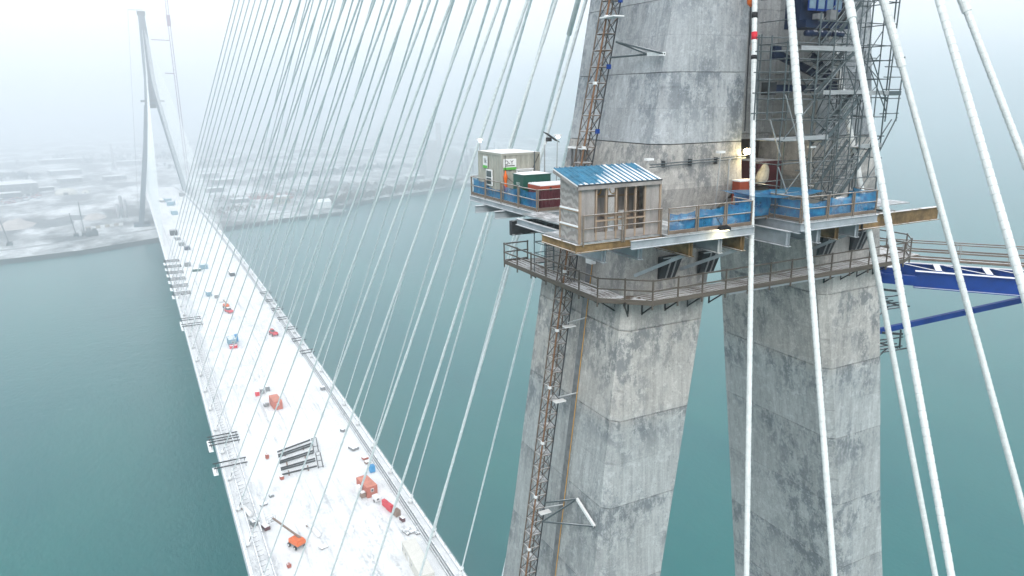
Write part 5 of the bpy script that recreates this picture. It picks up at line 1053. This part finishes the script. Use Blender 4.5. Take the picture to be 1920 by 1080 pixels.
for k, (x, y, h) in enumerate(((-48, 884, 22), (-44, 890, 30), (-40, 886, 26))):
    sl = thing('batch_silo', f'{("shortest", "tallest", "middle")[k]} pale silo at the batching plant left of the far pylon foot', 'silo', 'batching plant silos', (x, y, GZ)); MB().path((0, 0, 5), (0, 0, h), [(0, .3), (.15, 1.7), (.95, 1.7), (1, .5)], 10).build('drum', PLM, sl, True)
    for a, b_ in ((-1.2, -1.2), (1.2, -1.2), (1.2, 1.2), (-1.2, 1.2)): MB().tube((a, b_, 0), (a, b_, 8), .2, 4).build('leg', PLM, sl)
# tower crane tied to the far pylon
tcm = paint('plum crane steel', (.22, .12, .20), .7, .2, .2, .3)
tcr = thing('tower_crane', 'thin plum coloured tower crane mast right of the far pylon', 'tower crane', loc=(25.5, 862, GZ))
for a, b_ in ((-1.1, -1.1), (1.1, -1.1), (1.1, 1.1), (-1.1, 1.1)): MB().bar((a, b_, 0), (a, b_, 252), .5, .5).build('mast_leg', tcm, tcr)
for k in range(78):
    z = 3.2 * k; s_ = 1 if k % 2 else -1; MB().bar((-1.1 * s_, -1.1, z), (1.1 * s_, -1.1, z + 3.2), .2, .2).build('mast_brace', tcm, tcr)
    if k % 2: MB().bar((-1.1, 1.1 * s_, z), (-1.1, -1.1 * s_, z + 3.2), .2, .2).build('mast_brace', tcm, tcr)
MB().box(-1.8, 1.8, -1.8, 1.8, 206, 217).build('climbing_frame', tcm, tcr)
for z in (191.5, 158): MB().bar((-1, -1, z), (-19 if z > 180 else -10, -4, z + .4), .7, .9).build('tie_arm', tcm, tcr)
hl = thing('hoist_line', 'thin hoist line hanging down the left side of the far pylon', 'hoist line', loc=(-11.8, YF - 3, 0)); MB().bar((0, 0, 223), (-17, 0, 6), .25, .25).build('line', FW[0], hl)
# ------------------------------------------------------------------ bare woods on the far shore
WOODM = paint('bare winter wood', (.22, .19, .175), .95, 0, .35, .2)
WOODB = paint('blue grey winter wood', (.10, .115, .125), .95, 0, .35, .1)
def wood(name, areas, n, h0, h1, mat, seed):
    random.seed(seed); mb_ = MB()
    for _ in range(n):
        (x0, y0), (x1, y1), dep = random.choice(areas); u = random.random(); w = random.random() * dep
        dx, dy = x1 - x0, y1 - y0; L = math.hypot(dx, dy); x = lerp(x0, x1, u) - dy / L * w + random.uniform(-2, 2); y = lerp(y0, y1, u) + dx / L * w + random.uniform(-2, 2)
        h = random.uniform(h0, h1); r_ = h * random.uniform(.22, .36)
        mb_.add([(x - .15, y, GZ - .5), (x + .15, y, GZ - .5), (x, y, GZ + h * .7)], [(0, 1, 2)])
        for k in range(16):
            a2 = random.uniform(0, 6.28); e = random.uniform(-.4, 1.3); c_ = V((x, y, GZ + h * random.uniform(.25, .6))); dd = V((math.cos(a2) * math.cos(e), math.sin(a2) * math.cos(e), math.sin(e))) * r_ * random.uniform(.8, 1.5); sd_ = dd.cross(V((random.random(), random.random(), random.random()))).normalized() * r_ * .22
            mb_.add([c_, c_ + dd * .6 + sd_, c_ + dd * 1.1, c_ + dd * .6 - sd_], [(0, 1, 2, 3)])
    struct(name, mb_, mat, 'stuff')
wood('shore_wood', [((192, 895), (254, 935), 30), ((254, 935), (346, 978), 34), ((346, 978), (430, 1030), 34)], 420, 7, 12, WOODM, 4)
wood('scrub_wood', [((20, 870), (110, 905), 40), ((60, 1000), (240, 1010), 60), ((200, 960), (330, 1080), 60)], 380, 3, 7, WOODM, 6)
wood('far_wood', [((-260, 1850), (60, 1750), 260), ((-260, 1450), (-160, 1500), 120), ((60, 1500), (420, 1650), 120), ((150, 1200), (420, 1300), 60), ((-60, 2300), (500, 2300), 200)], 620, 9, 15, WOODB, 8)
HAZE = 0.00105

# ------------------------------------------------------------------ winter haze over the river
m = bpy.data.materials.new('river haze'); m.use_nodes = True; t = m.node_tree; t.nodes.clear()
ou = t.nodes.new('ShaderNodeOutputMaterial'); pv = t.nodes.new('ShaderNodeVolumePrincipled')
pv.inputs['Color'].default_value = (.93, .97, 1.0, 1); pv.inputs['Density'].default_value = HAZE; pv.inputs['Anisotropy'].default_value = .8
t.links.new(pv.outputs['Volume'], ou.inputs['Volume'])
hz = struct('haze', MB().box(-6600, 6600, -2100, 7100, -8, 262), m, 'stuff')
